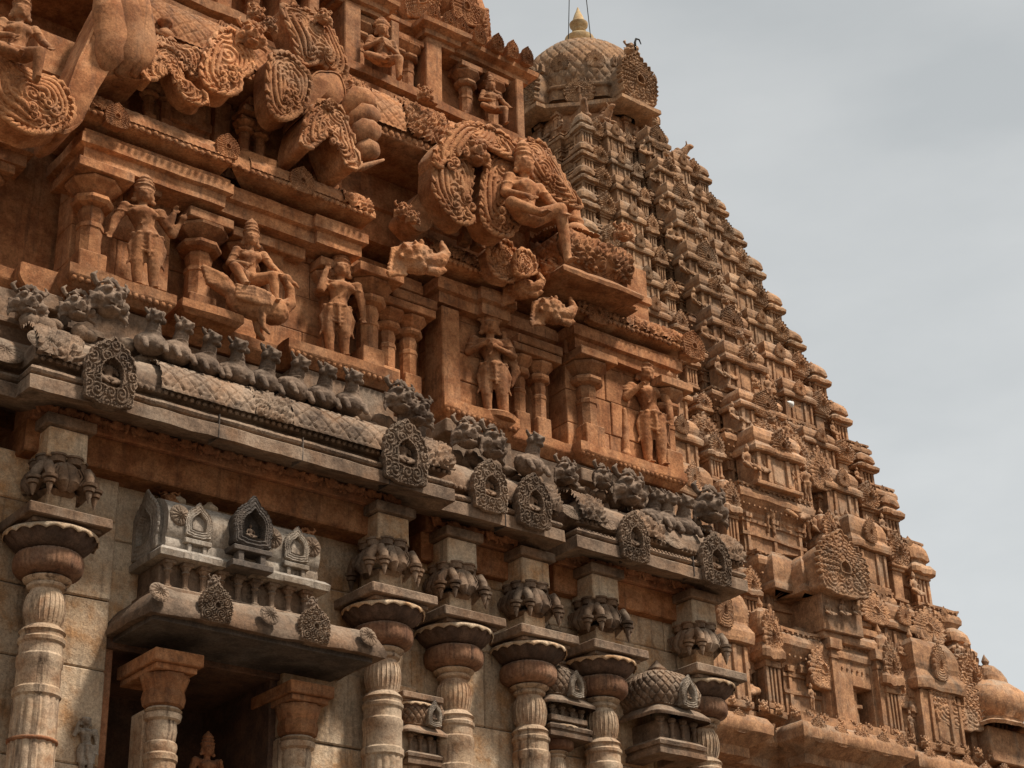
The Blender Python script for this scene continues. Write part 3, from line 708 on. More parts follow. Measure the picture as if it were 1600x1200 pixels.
def pilaster(x, y, s=1.0, dz=0, parts=None):
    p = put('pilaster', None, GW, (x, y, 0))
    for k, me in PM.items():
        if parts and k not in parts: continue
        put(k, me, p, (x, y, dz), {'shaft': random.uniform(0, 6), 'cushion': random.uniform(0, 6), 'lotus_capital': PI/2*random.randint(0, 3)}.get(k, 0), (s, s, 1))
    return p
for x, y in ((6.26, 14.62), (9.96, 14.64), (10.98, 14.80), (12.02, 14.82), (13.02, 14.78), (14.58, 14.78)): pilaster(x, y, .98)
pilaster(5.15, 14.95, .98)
# stained patches of the shafts are in the stone itself; drum joints are cut
for x, y in ((6.26, 14.62), (9.96, 14.64), (10.98, 14.80), (13.02, 14.78)):
    b = MB(); b.lathe([(.2, 5.90), (.222, 5.91), (.222, 5.93), (.2, 5.94)], 40); b.xf(lambda v: v+np.array([x, y, 0])); baked('shaft_band', b, M['brick'], GW, amp=.003, smooth=True)

# ------------------------------------------------------------------ niche: canopy slab, pilasters, little barrel shrine above
nc = put('niche_canopy', None, GW, (8.3, 14.4, 7.1))
cp = [(-.9, 7.09), (-.05, 7.11), (0, 7.10), (.012, 7.14), (-.01, 7.20), (-.05, 7.28), (-.12, 7.37), (-.22, 7.43), (-.34, 7.455), (-.9, 7.46)]
b = MB(); b.sweep(cp, [(7.0, 15.05), (7.0, 14.0), (9.55, 14.0), (9.55, 15.05)], seg=.08)
baked('eave_slab', b, M['grey'], nc, amp=.012, sc=5, smooth=True, sharp=45)
baked('soffit', MB().box(7.08, 9.47, 14.1, 15.04, 7.06, 7.115, .004), M['dark'], nc, amp=.004)  # dark slab: soot plus the under-eave shade painted into its colour
for px, py in ((342, 965), (497, 990)):
    q = at(px, py, 13.93); put('gable', ME['gable_grey'], nc, (q[0], 13.99, 7.10), 0, (.36, .35, .36))
    put('lion_crest', ME['mask_grey'], nc, (q[0], 14.05, 7.44), 0, (.15, .15, .15))
for px in (420, 575, 248):
    q = at(px, 975+(px-420)*.22, 13.97); put('leaf_medallion', ME['rosette_grey'], nc, (q[0], 13.965, 7.27), 0, (.2, .3, .22), rot=(rad(-20), 0, 0))
# little barrel-roofed shrine on the canopy
sh_ = put('barrel_shrine', None, GW, (8.2, 14.4, 7.5))
x0, x1 = 7.22, 9.02
b = MB(); b.box(x0+.1, x1-.05, 14.52, 15.0, 7.45, 7.80); b.box(x0+.05, x1, 14.40, 15.0, 7.45, 7.53); baked('shrine_wall', b, M['grey'], sh_)
x = x0+.16
while x < x1-.1:
    b = MB(); b.lathe([(.045, 7.53), (.045, 7.55), (.028, 7.56), (.028, 7.68), (.045, 7.70), (.03, 7.72), (.055, 7.76)], 8); b.xf(lambda v: v+np.array([x, 14.46, 0])); b.box(x-.06, x+.06, 14.40, 14.52, 7.762, 7.80, .004)
    baked('mini_pillar', b, M['grey'], sh_, amp=.002); x += .19
b = MB(); b.sweep([(-.4, 7.80), (0, 7.80), (.01, 7.86), (-.03, 7.90), (-.4, 7.90)], [(x0, 14.95), (x0, 14.32), (x1+.08, 14.32), (x1+.08, 14.95)]); baked('shrine_eave', b, M['white'], sh_)
pr = [(0, 7.90), (.02, 7.95), (.0, 8.02), (.03, 8.05), (.045, 8.15), (.04, 8.25), (0, 8.34), (-.07, 8.42), (-.2, 8.48), (-.5, 8.49)]
b = MB(); b.sweep([(-.5, 7.90)]+pr, [(x0+.08, 14.4), (x1-.02, 14.4)], seg=.1); baked('barrel_roof', b, M['white'], sh_, smooth=True, sharp=50)
for i, xx in enumerate((x0+.02, x1-.06)):
    put('end_gable', ME['gable_white'], sh_, (xx, 14.72, 7.88), PI/2*(-1 if i == 0 else 1), (.62, .16, .66))
for xx, k, s_, yy in ((7.62, 'gable_white', .34, 14.34), (8.72, 'gable_white', .34, 14.34), (8.15, 'gable_dark', .50, 14.22)):
    put('gable', ME[k], sh_, (xx, yy, 7.98+(.04 if s_ > .4 else .06)), 0, (s_*.95, s_*.7, s_))
    put('seated_figure', ME['fig_grey'], sh_, (xx, yy+.06, 8.03+(.05 if s_ > .4 else .05)), 0, s_*.42)
    b = MB(); b.box(xx-s_*.42, xx+s_*.42, yy-.02, yy+.2, 7.97, 8.02, .006); b.box(xx-s_*.3, xx-s_*.18, yy, yy+.1, 7.86, 7.97, .004); b.box(xx+s_*.18, xx+s_*.3, yy, yy+.1, 7.86, 7.97, .004); b.box(xx-s_*.45, xx+s_*.45, yy-.03, yy+.25, 7.80, 7.86, .004)
    baked('gable_porch', b, M['dark' if s_ > .4 else 'white'], sh_, amp=.003)
for xx in (7.42, 8.45, 8.9): put('medallion', ME['rosette_grey'], sh_, (xx, 14.36, 8.24), 0, (.22, .3, .22))
for xx in (7.62, 7.98, 8.5):
    b = MB(); b.lathe([(.02, 8.47), (.05, 8.49), (.03, 8.52), (.085, 8.56), (.09, 8.60), (.04, 8.64), (.03, 8.66), (.05, 8.68), (.01, 8.74)], 14); b.xf(lambda v: v+np.array([xx, 14.82, 0])); baked('finial', b, M['wall'], sh_, amp=.002, smooth=True)
# niche side pillars
def niche_pillar(x, y):
    p = put('niche_pillar', None, GW, (x, y, 4))
    b = MB(); b.box(x-.25, x+.25, y-.28, y+.5, 6.78, 6.90, .008); b.box(x-.21, x+.21, y-.23, y+.5, 6.72, 6.778, .006); baked('abacus', b, M['orange'], p, amp=.005)
    b = MB(); b.lathe([(.15, 6.48), (.20, 6.60), (.235, 6.71)], 48, flute=(12, .08, 6.5, 6.9)); b.xf(lambda v: v+np.array([x, y, 0])); baked('lotus_capital', b, M['orange'], p, amp=.004, smooth=True)
    b = MB(); b.lathe([(.13, 6.40), (.19, 6.43), (.205, 6.50), (.19, 6.57), (.14, 6.59)], 8, rot=PI/8); b.xf(lambda v: v+np.array([x, y, 0])); baked('cushion', b, M['orange'], p, amp=.005)
    b = MB(); b.lathe([(.15, 4.4), (.145, 5.9), (.16, 5.92), (.16, 5.97), (.14, 5.99), (.155, 6.05), (.15, 6.08), (.13, 6.10), (.145, 6.2), (.135, 6.28), (.17, 6.30), (.18, 6.35), (.14, 6.36), (.18, 6.385), (.15, 6.41)], 32); b.box(-.17, .17, .05, .3, 4.4, 6.4, .01)
    b.xf(lambda v: v+np.array([x, y, 0])); baked('shaft', b, M['pale'], p, amp=.004, smooth=True, sharp=35)
niche_pillar(7.5, 14.62); niche_pillar(9.05, 14.78)

# side aedicules between the pilasters
def kuta(x, y, z0, s, parent, dome=True):
    a = put('domed_shrine', None, parent, (x, y, z0))
    b = MB(); b.sweep([(-.3*s, 0), (.0, 0), (0, .07*s), (-.03*s, .08*s), (-.03*s, .11*s), (0, .12*s), (.01*s, .17*s), (-.06*s, .22*s), (-.3*s, .23*s)], [(-.42*s, .5*s), (-.42*s, -.42*s), (.42*s, -.42*s), (.42*s, .5*s)], seg=.1*s)
    b.xf(lambda v: v+np.array([x, y, z0])); baked('base_moulding', b, M['grey'], a, amp=.006)
    b = MB(); b.box(x-.28*s, x+.28*s, y-.28*s, y+.5*s, z0+.22*s, z0+.5*s, .01); baked('shrine_wall', b, M['grey'], a)
    for u in (-.3, -.1, .1, .3):
        b = MB(); b.lathe([(.04, 0), (.04, .03), (.025, .04), (.025, .17), (.045, .2), (.03, .22), (.06, .25), (.06, .28)], 8); b.xf(lambda v: v*s+np.array([x+u*s, y-.32*s, z0+.22*s])); baked('mini_pillar', b, M['grey'], a, amp=.002)
    n = 4; pr = [(.60, .50), (.61, .54), (.52, .62), (.46, .66), (.50, .68), (.56, .78), (.58, .90), (.52, 1.05), (.40, 1.16), (.22, 1.22), (.12, 1.24), (.14, 1.28), (.06, 1.36), (.01, 1.42)]
    b = MB(); pa = np.array(pr); di = np.r_[0, np.cumsum(np.hypot(*np.diff(pa, axis=0).T))]; dn = np.linspace(0, di[-1], 90); ri = np.interp(dn, di, pa[:, 0]); zi = np.interp(dn, di, pa[:, 1])
    for i in range(1):
        rows = []
        th = np.linspace(0, 2*PI, 240, endpoint=False)
        for r, z in zip(ri, zi):
            la = (th*28/(2*PI)+z*7) % 1; lb = (th*28/(2*PI)-z*7) % 1; mm = np.minimum(np.minimum(la, 1-la), np.minimum(lb, 1-lb)); r = r-(.035*np.clip(1-mm/.14, 0, 1) if .69 < z < 1.2 else 0)
            k = 8 if z < .68 else 3.2; c_, s1 = np.cos(th), np.sin(th); rr = r/((np.abs(c_)**k+np.abs(s1)**k)**(1/k))*.86
            rows.append(np.stack([rr*c_, rr*s1, z+0*th], -1))
        b.grid(np.array(rows), closev=True)
    b.xf(lambda v: v*s+np.array([x, y, z0])); baked('domed_roof', b, M['grey'], a, smooth=True, sharp=50, amp=.010)
    put('gable', ME['gable_white'], a, (x+.05*s, y-.55*s, z0+.62*s), 0, (.30*s, .3*s, .42*s)); put('seated_figure', ME['fig_grey'], a, (x+.05*s, y-.52*s, z0+.70*s), 0, .16*s)
    return a
q = at(1052, 1180, 14.6); kuta(q[0], 14.78, at(1062, 1165, 14.4)[2]-.10, .86, GW)
q = at(655, 1060, 14.9); kuta(q[0], 15.0, 6.35, .62, GW)
q = at(880, 1190, 14.85); kuta(q[0], 14.98, 6.9, .70, GW); kuta(q[0]-.02, 15.0, 7.75, .38, GW)
for px, py, s_ in ((652, 1095, .62), (880, 1130, .62)):
    q = at(px, py, 14.8); p = put('small_pilaster', None, GW, (q[0], 14.95, 5))
    for k, me in PM.items():
        if k in ('scroll_bracket', 'bracket', 'capital_block', 'capital_plate'): continue
        put(k, me, p, (q[0], 14.95, q[2]-7.9*s_), 0, (s_, s_, s_))
# carved wall creepers: lion heads and pendants on the wall
for px, py, sz_ in ((262, 785, .26), (474, 845, .26)):
    q = at(px, py, 14.82); put('lion_head', ME['mask_orange'], GW, (q[0], 14.80, q[2]-.12), rad(-25), sz_)
# ------------------------------------------------------------------ cornice gables and the row of beasts on it
def gable_px(key, pxl, pxr, pyb, pyt, y, parent=GW, crest=None, depth=None, fig=None, lean=0, name='gable', figz=.2, figs=.42, aspect=None):
    """the gable stands in the plane y with its feet on the given line"""
    a = at(pxl, pyb, y); c = at(pxr, pyb, y); top = at((pxl+pxr)/2, pyt, y)[2]; mid = at((pxl+pxr)/2, pyb, y)
    wd = c[0]-a[0]; h = top-mid[2]; x = (a[0]+c[0])/2
    if aspect: wd = h*aspect
    o = put(name, ME[key], parent, (x, y, mid[2]), 0, (wd, depth or wd*.8, h), rot=(lean, 0, 0))
    if fig: put('carved_figure', ME[fig], parent, (x, y+.06, mid[2]+h*figz), 0, h*figs)
    if crest: put('lion_crest', ME[crest], parent, (x, y+.05, mid[2]+h*.97), 0, h*.34)
    return x, mid[2], wd, h
gable_px('gable_grey_niche', 124, 214, 634, 524, 13.93, fig='fig_grey', figz=.16, figs=.60, depth=.45)
gable_px('gable_grey_niche', 596, 672, 757, 655, 13.95, fig='fig_grey', figz=.16, figs=.60, depth=.45)
gable_px('gable_grey_niche', 738, 796, 800, 718, 14.18, fig='fig_grey', figz=.16, figs=.60, depth=.45)
gable_px('gable_grey_niche', 808, 864, 826, 740, 14.16, fig='fig_grey', figz=.16, figs=.60, depth=.45)
gable_px('gable_grey_niche', 970, 1018, 878, 800, 14.18, fig='fig_grey', figz=.16, figs=.60, depth=.45)
gable_px('gable_grey_niche', 1098, 1146, 915, 835, 14.18, fig='fig_grey', figz=.16, figs=.60, depth=.45)
for px, py, y, s_ in ((75, 535, 14.04, .34), (5, 548, 14.32, .34), (405, 632, 14.06, .3), (1052, 845, 14.26, .26), (945, 815, 14.26, .26), (893, 800, 14.26, .24)):
    q = at(px, py, y); put('leaf_medallion', ME['rosette_grey'], GW, q, 0, (s_*1.2, s_*.8, s_), rot=(rad(-28), 0, 0))
# wall strip behind the beasts and below the upper ledge
baked('plinth_wall', MB().sweep([(-.45, 9.68), (0, 9.68), (.0, 10.02), (.05, 10.04), (.05, 10.10), (-.0, 10.12), (-.0, 10.42), (-.45, 10.42)], [(3.4, 14.9), (6.28, 14.9), (6.28, 14.68), (7.25, 14.68), (7.25, 14.95), (8.85, 14.95), (8.85, 14.72), (10.15, 14.72), (10.15, 15.15), (10.98, 15.15), (10.98, 14.98), (12.0, 14.98), (12.0, 15.1), (13.0, 15.1), (13.0, 14.98), (14.6, 14.98), (14.6, 16)], seg=.15), M['grey'], GW, amp=.012)
beasts = [(168, 500, 438, 14.30, 'mask'), (120, 505, 455, 14.36, 'mask'), (42, 500, 448, 14.42, 'mask'), (235, 555, 487, 14.22, 'bust'), (276, 570, 500, 14.22, 'bust'), (320, 590, 520, 14.22, 'bust'), (366, 603, 533, 14.22, 'bust2'),
          (412, 618, 545, 14.22, 'bust'), (458, 628, 558, 14.22, 'bust2'), (503, 640, 572, 14.22, 'bust'), (546, 650, 582, 14.22, 'bust'), (625, 650, 598, 14.2, 'mask'), (650, 670, 618, 14.25, 'mask'), (732, 705, 655, 14.4, 'mask'),
          (770, 722, 668, 14.36, 'mask'), (830, 745, 680, 14.36, 'bust2'), (885, 760, 718, 14.45, 'mask'), (942, 768, 728, 14.45, 'mask'), (985, 795, 738, 14.38, 'mask'), (1020, 830, 768, 14.40, 'bust2'), (1040, 834, 772, 14.40, 'bust'), (1068, 842, 778, 14.40, 'bust2'), (1112, 822, 764, 14.38, 'mask')]
lab = {'mask': 'grey horned lion head', 'bust': 'grey pot-bellied lion bust', 'bust2': 'worn grey pot-bellied lion bust'}
where = ['above the leftmost arched cornice gable', 'left of the leftmost gable crest', 'near the left edge of the picture', 'nearest right of the leftmost cornice gable',
         'second from the left in the row of eight', 'third from the left in the row of eight', 'fourth in the row, under the swan', 'fifth in the row, right of the swan legs', 'sixth from the left in the row of eight',
         'seventh from the left in the row of eight', 'last of the row of eight, by the second gable', 'crowning the second cornice gable', 'on the right shoulder of the second cornice gable', 'over the left of the twin middle gables',
         'over the right of the twin middle gables', 'above the cornice, right of the twin middle gables', 'left of the right-hand square corbel end', 'right of the right-hand square corbel end', 'crowning the fifth cornice gable', 'leftmost of three near the right cornice end',
         'middle one of three near the right cornice end', 'rightmost of three near the right cornice end', 'crowning the last cornice gable on the right']
for (px, pyb, pyt, y, k), wh in zip(beasts, where):
    q = at(px, pyb, y); h = at(px, pyt, y)[2]-q[2]
    me = ME[{'mask': 'mask_grey', 'bust': 'bust_grey', 'bust2': 'bust_grey2'}[k]]
    thing('lion_statue', lab[k]+' '+wh, 'stone lion', q, me, 'stone lions along the grey cornice', rz=random.uniform(-.15, .35), scale=(h*1.18, h*1.15, h*1.08))
# garland-like carving below and behind the beasts
b = MB(); r_ = random.Random(5)
for x0, x1, y in ((5.75, 10.3, 14.42), (10.6, 12.05, 14.62), (12.4, 14.85, 14.6)):
    x = x0
    while x < x1:
        b.ell((x, y+r_.uniform(-.04, .04), 9.78+r_.uniform(-.05, .12)), (.10, .09, r_.uniform(.05, .11)), 8); x += .085
baked('carved_garland', b, M['grey'], GW, amp=.02, sc=7, smooth=True, kind='stuff')
for px, py, y in ((75, 470, 14.4), (925, 745, 14.62), (715, 668, 14.6)):
    q = at(px, py, y); box_part('corbel_end', 'grey', q[0]-.16, q[0]+.16, y, y+.4, q[2]-.08, q[2]+.09)

# ------------------------------------------------------------------ second storey
led = [(-.5, 10.42), (-.10, 10.45), (-.03, 10.52), (-.005, 10.56), (0, 10.575), (.0, 10.685), (-.02, 10.695), (-.5, 10.70)]
ledges = [[(3.4, 14.95), (5.75, 14.95), (5.75, 14.80)], [(6.14, 15.2), (6.14, 14.5), (7.32, 14.5), (7.32, 14.85), (8.72, 14.85), (8.72, 14.62), (10.15, 14.62), (10.15, 15.1)],
          [(10.92, 15.2), (10.92, 14.82), (12.02, 14.82), (12.02, 15.02), (12.98, 15.02), (12.98, 14.86), (14.75, 14.86), (14.75, 15.6)]]
for pth in ledges:
    b = MB(); b.sweep(led, pth, seg=.1); baked('ledge', b, M['orange'], GW, amp=.012, sc=4)
b = MB()
for x0, x1, y in ((6.17, 7.3, 14.53), (8.75, 10.12, 14.65), (10.95, 12.0, 14.85), (13.0, 14.7, 14.89)):
    x = x0+.03
    while x < x1: b.ell((x, y, 10.545), (.036, .03, .035), 6); x += .075
baked('scalloped_edge', b, M['orange'], GW, amp=.004, smooth=True, kind='stuff')
# small pedestal slab below the swan
q = at(300, 478, 14.55); baked('ledge', MB().sweep([(-.5, q[2]-.12), (-.05, q[2]-.1), (0, q[2]-.05), (0, q[2]+.04), (-.5, q[2]+.05)], [(7.38, 15), (7.38, 14.5), (8.1, 14.5), (8.1, 15)], seg=.1), M['orange'], GW, amp=.01)
# walls of the storey, bay by bay
def wallbox(x0, x1, y, z0=10.69, z1=12.3, mat='orange'):
    r = random.Random(int(x0*50)); z = z0
    while z < z1-.02:
        hh = min(r.uniform(.30, .48), z1-z); hh = z1-z if z1-z-hh < .15 else hh; x = x0
        while x < x1-.02:
            ww = r.uniform(.45, .8); ww = x1-x if x1-x-ww < .25 else ww
            baked('stone_block', MB().box(x+.003, x+ww-.003, y+r.uniform(-.01, .01), y+.35, z+.003, z+hh-.003, .009), M[mat], GW, amp=.009); x += ww
        z += hh
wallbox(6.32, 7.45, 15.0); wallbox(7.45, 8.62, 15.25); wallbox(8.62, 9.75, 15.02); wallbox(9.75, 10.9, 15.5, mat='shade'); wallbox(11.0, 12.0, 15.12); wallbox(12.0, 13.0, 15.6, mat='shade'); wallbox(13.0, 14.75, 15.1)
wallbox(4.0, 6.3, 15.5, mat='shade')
# entablature over the columns: beam, moulding, recess
ent = [(-.5, 12.02), (-.06, 12.02), (-.06, 12.16), (0, 12.18), (0, 12.30), (-.03, 12.31), (-.03, 12.36), (-.12, 12.38), (-.30, 12.39), (-.30, 12.5), (-.5, 12.5)]
ents = [[(6.18, 15.6), (6.18, 14.58), (7.95, 14.58), (7.95, 14.66), (9.0, 14.66), (9.0, 14.6), (9.72, 14.6), (9.72, 15.4)],
        [(10.92, 15.6), (10.92, 14.92), (11.5, 14.92), (11.5, 14.84), (12.05, 14.84), (12.05, 15.3)], [(13.0, 15.5), (13.0, 14.9), (14.85, 14.9), (14.85, 15.6)], [(3.4, 15.1), (5.9, 15.1), (5.9, 15.5)], [(9.75, 15.2), (10.9, 15.2)], [(12.05, 15.2), (13.0, 15.2)]]
for pth in ents: baked('entablature', MB().sweep(ent, pth, seg=.15), M['orange'], GW, amp=.01)
# upper cornice with beaded edge and lotus skin
uc = [(-.6, 12.46), (-.12, 12.46), (-.03, 12.47), (0, 12.49), (0, 12.54), (-.02, 12.62), (-.08, 12.70), (-.16, 12.76), (-.28, 12.79), (-.6, 12.80)]
ucs = [([(6.12, 15.4), (6.12, 14.48), (7.85, 14.48)], 1), ([(7.85, 14.56), (7.85, 14.50), (9.75, 14.50), (9.75, 15.3)], 0), ([(10.72, 15.4), (10.72, 14.80), (12.15, 14.80), (12.15, 15.4)], 1), ([(12.95, 15.4), (12.95, 14.84), (14.95, 14.84), (14.95, 15.6)], 1)]
for pth, _ in ucs: baked('upper_cornice', MB().sweep(uc, pth, seg=.08), M['orange_carved'], GW, amp=.01, smooth=True, sharp=45)
b = MB()
for x0, x1, y in ((6.15, 7.82, 14.46), (7.88, 9.72, 14.48), (10.75, 12.1, 14.78), (13.0, 14.9, 14.82)):
    x = x0
    while x < x1: b.ell((x, y, 12.475+.01*math.sin(x*31)), (.03, .028, .03), 8); x += .078
baked('beading', b, M['orange'], GW, amp=.004, smooth=True, kind='stuff')
for x0, x1, y, pt in ((6.55, 7.8, 14.48, 'lotus'), (8.1, 9.3, 14.50, 'lotus'), (10.75, 12.1, 14.80, 'scroll'), (13.0, 14.9, 14.84, 'scroll'), (6.15, 6.45, 14.48, 'scroll'), (9.3, 9.7, 14.5, 'scroll')):
    baked('carved_band', skin(x0, x1, y, [(.008, 12.53), (-.01, 12.62), (-.07, 12.71), (-.15, 12.77), (-.27, 12.80)], pt, dep=.028 if pt == 'scroll' else .02, du=.014, seed=int(x0*10)), M['orange'], GW, amp=.006, smooth=True)
for px, pyb, pyt, y in ((182, 198, 162, 14.44), (355, 245, 210, 14.46), (472, 300, 262, 14.46), (1085, 560, 520, 14.8), (935, 505, 470, 14.8)):
    q = at(px, pyb, y); h = at(px, pyt, y)[2]-q[2]; put('gable', ME['gable_orange'], GW, q, 0, (h*1.05, h*.6, h))
# columns
def col(x, y, r=.13, z0=10.69, z1=11.97, ab=.31, n=8, parent=GW, mat='orange', sub=True):
    H = z1-z0; k = H/1.28; p = put('column', None, parent, (x, y, z0))
    b = MB(); b.box(-r*1.15, r*1.15, -r*1.15, r*1.15, 0, .30*k, .01); b.xf(lambda v: v+np.array([x, y, z0])); baked('column_base', b, M[mat], p, amp=.005)
    b = MB(); b.lathe([(r, .29*k), (r, .60*k), (r*1.1, .61*k), (r*1.1, .66*k), (r*.85, .68*k), (r*1.0, .74*k), (r*1.08, .80*k), (r*.95, .85*k)], n, rot=PI/8); b.xf(lambda v: v+np.array([x, y, z0])); baked('shaft', b, M[mat], p, amp=.005)
    b = MB(); b.lathe([(r*.9, .85*k), (r*1.55, .875*k), (r*1.75, .91*k), (r*1.7, .95*k), (r*1.2, .985*k)], n, rot=PI/8); b.xf(lambda v: v+np.array([x, y, z0])); baked('cushion', b, M[mat], p, amp=.005)
    b = MB(); b.lathe([(r*1.1, .985*k), (r*1.5, 1.02*k), (r*2.2, 1.10*k), (r*2.25, 1.13*k), (r*1.9, 1.145*k)], n, rot=PI/8); b.xf(lambda v: v+np.array([x, y, z0])); baked('lotus_capital', b, M[mat], p, amp=.005)
    b = MB(); b.box(-ab, ab, -ab, ab, 1.147*k, 1.26*k, .008); b.xf(lambda v: v+np.array([x, y, z0])); baked('abacus', b, M[mat], p, amp=.006)
    return p
col(6.45, 14.82); col(7.78, 14.98, .14, ab=.27); col(9.92, 14.92, .125, ab=.30); col(9.42, 15.0, .1, ab=.22)
col(10.32, 15.12, .10, z1=11.82, ab=.24); col(10.62, 15.12, .10, z1=11.82, ab=.24); col(12.28, 15.16, .09, z1=11.82, ab=.22); col(12.6, 15.16, .09, z1=11.82, ab=.22)
col(13.28, 15.05, .13, ab=.30); col(14.62, 15.06, .12, ab=.28); col(4.9, 15.1, .11, z1=11.8, ab=.26); col(5.35, 15.1, .11, z1=11.8, ab=.26); col(8.35, 15.05, .12, ab=.26)
box_part('corner_pillar', 'orange', 10.98, 11.24, 14.93, 15.3, 10.69, 11.95); box_part('corner_pillar', 'orange', 11.9, 11.97, 14.95, 15.3, 10.69, 11.9); box_part('corner_pillar', 'orange', 8.62, 8.82, 14.95, 15.3, 11.2, 12.03)
box_part('bracket_arm', 'orange', 6.9, 7.2, 14.75, 15.1, 11.95, 12.05); box_part('bracket_arm', 'orange', 8.45, 9.05, 14.86, 15.1, 11.88, 12.02); box_part('bracket_arm', 'orange', 10.25, 10.9, 14.9, 15.2, 11.83, 11.95)
box_part('bracket_arm', 'orange', 12.15, 12.85, 14.95, 15.2, 11.83, 11.95)

# ------------------------------------------------------------------ third level: pavilion row with twin colonnettes, great gables and the lattice barrel roof
baked('attic_wall', MB().sweep([(-.5, 12.75), (0, 12.75), (0, 13.2), (.04, 13.22), (.04, 13.32), (.0, 13.34), (0, 13.75), (-.5, 13.75)], [(5.8, 15.9), (5.8, 15.1), (9.5, 15.1), (9.5, 15.3), (10.9, 15.3), (12.6, 15.3), (12.6, 15.2), (14.6, 15.2), (14.6, 16)], seg=.2), M['orange'], GW, amp=.008)
bp = [(-.8, 13.66), (-.30, 13.68), (-.02, 13.72), (0, 13.74), (.0, 13.79), (-.03, 13.82), (-.02, 13.95), (-.05, 14.12), (-.12, 14.28), (-.22, 14.42), (-.36, 14.52), (-.8, 14.56)]
baked('barrel_roof', MB().sweep(bp, [(6.6, 14.56), (11.35, 14.56), (11.35, 14.75), (13.0, 14.75), (13.0, 15.9)], seg=.1), M['orange'], GW, amp=.01, smooth=True, sharp=45)
baked('carved_band', skin(11.4, 12.95, 14.75, [(-.0, 13.86), (-.0, 13.95), (-.03, 14.12), (-.10, 14.28), (-.20, 14.42), (-.33, 14.515)], 'scroll', dep=.04, du=.0135, seed=99), M['orange'], GW, amp=.006, smooth=True)
bsk = [(.006, 13.86), (.006, 13.95), (-.02, 14.13), (-.09, 14.30), (-.19, 14.44), (-.32, 14.54)]
for x0, x1, pt in ((6.6, 7.75, 'lattice'), (7.75, 8.1, 'scroll'), (8.1, 9.2, 'lattice'), (9.2, 9.75, 'scroll'), (9.75, 10.2, 'lattice'), (10.2, 10.9, 'scroll'), (10.9, 11.3, 'lattice')):
    baked('carved_band', skin(x0, x1, 14.56, bsk, pt, cell=.17, dep=.03 if pt == 'lattice' else .045, du=.0135, seed=int(x0*7)), M['orange'], GW, amp=.006, smooth=True)
b = MB(); x = 6.6
while x < 11.3: b.ell((x, 14.57, 13.80+.012*math.sin(x*23)), (.045, .035, .05), 7); x += .085
baked('scalloped_edge', b, M['orange'], GW, amp=.008, smooth=True, kind='stuff')
for px, py in ((250, 150), (398, 195), (510, 255), (740, 365)):
    for d_, in ((-.10,), (.10,)):
        q = at(px, py, 14.75); col(q[0]+d_, 14.80, .062, 12.80, 13.36, .10)
    b = MB(); b.box(q[0]-.22, q[0]+.22, 14.62, 14.9, 13.37, 13.42, .006); b.box(q[0]-.18, q[0]+.18, 14.66, 14.9, 13.43, 13.48, .006); b.box(q[0]-.13, q[0]+.13, 14.66, 14.9, 13.49, 13.60, .006); baked('capital_stack', b, M['orange'], GW)
for x in (6.75, 7.2, 8.0, 9.15, 9.5): box_part('flat_pier', 'orange', x-.1, x+.1, 15.0, 15.2, 12.78, 13.66)
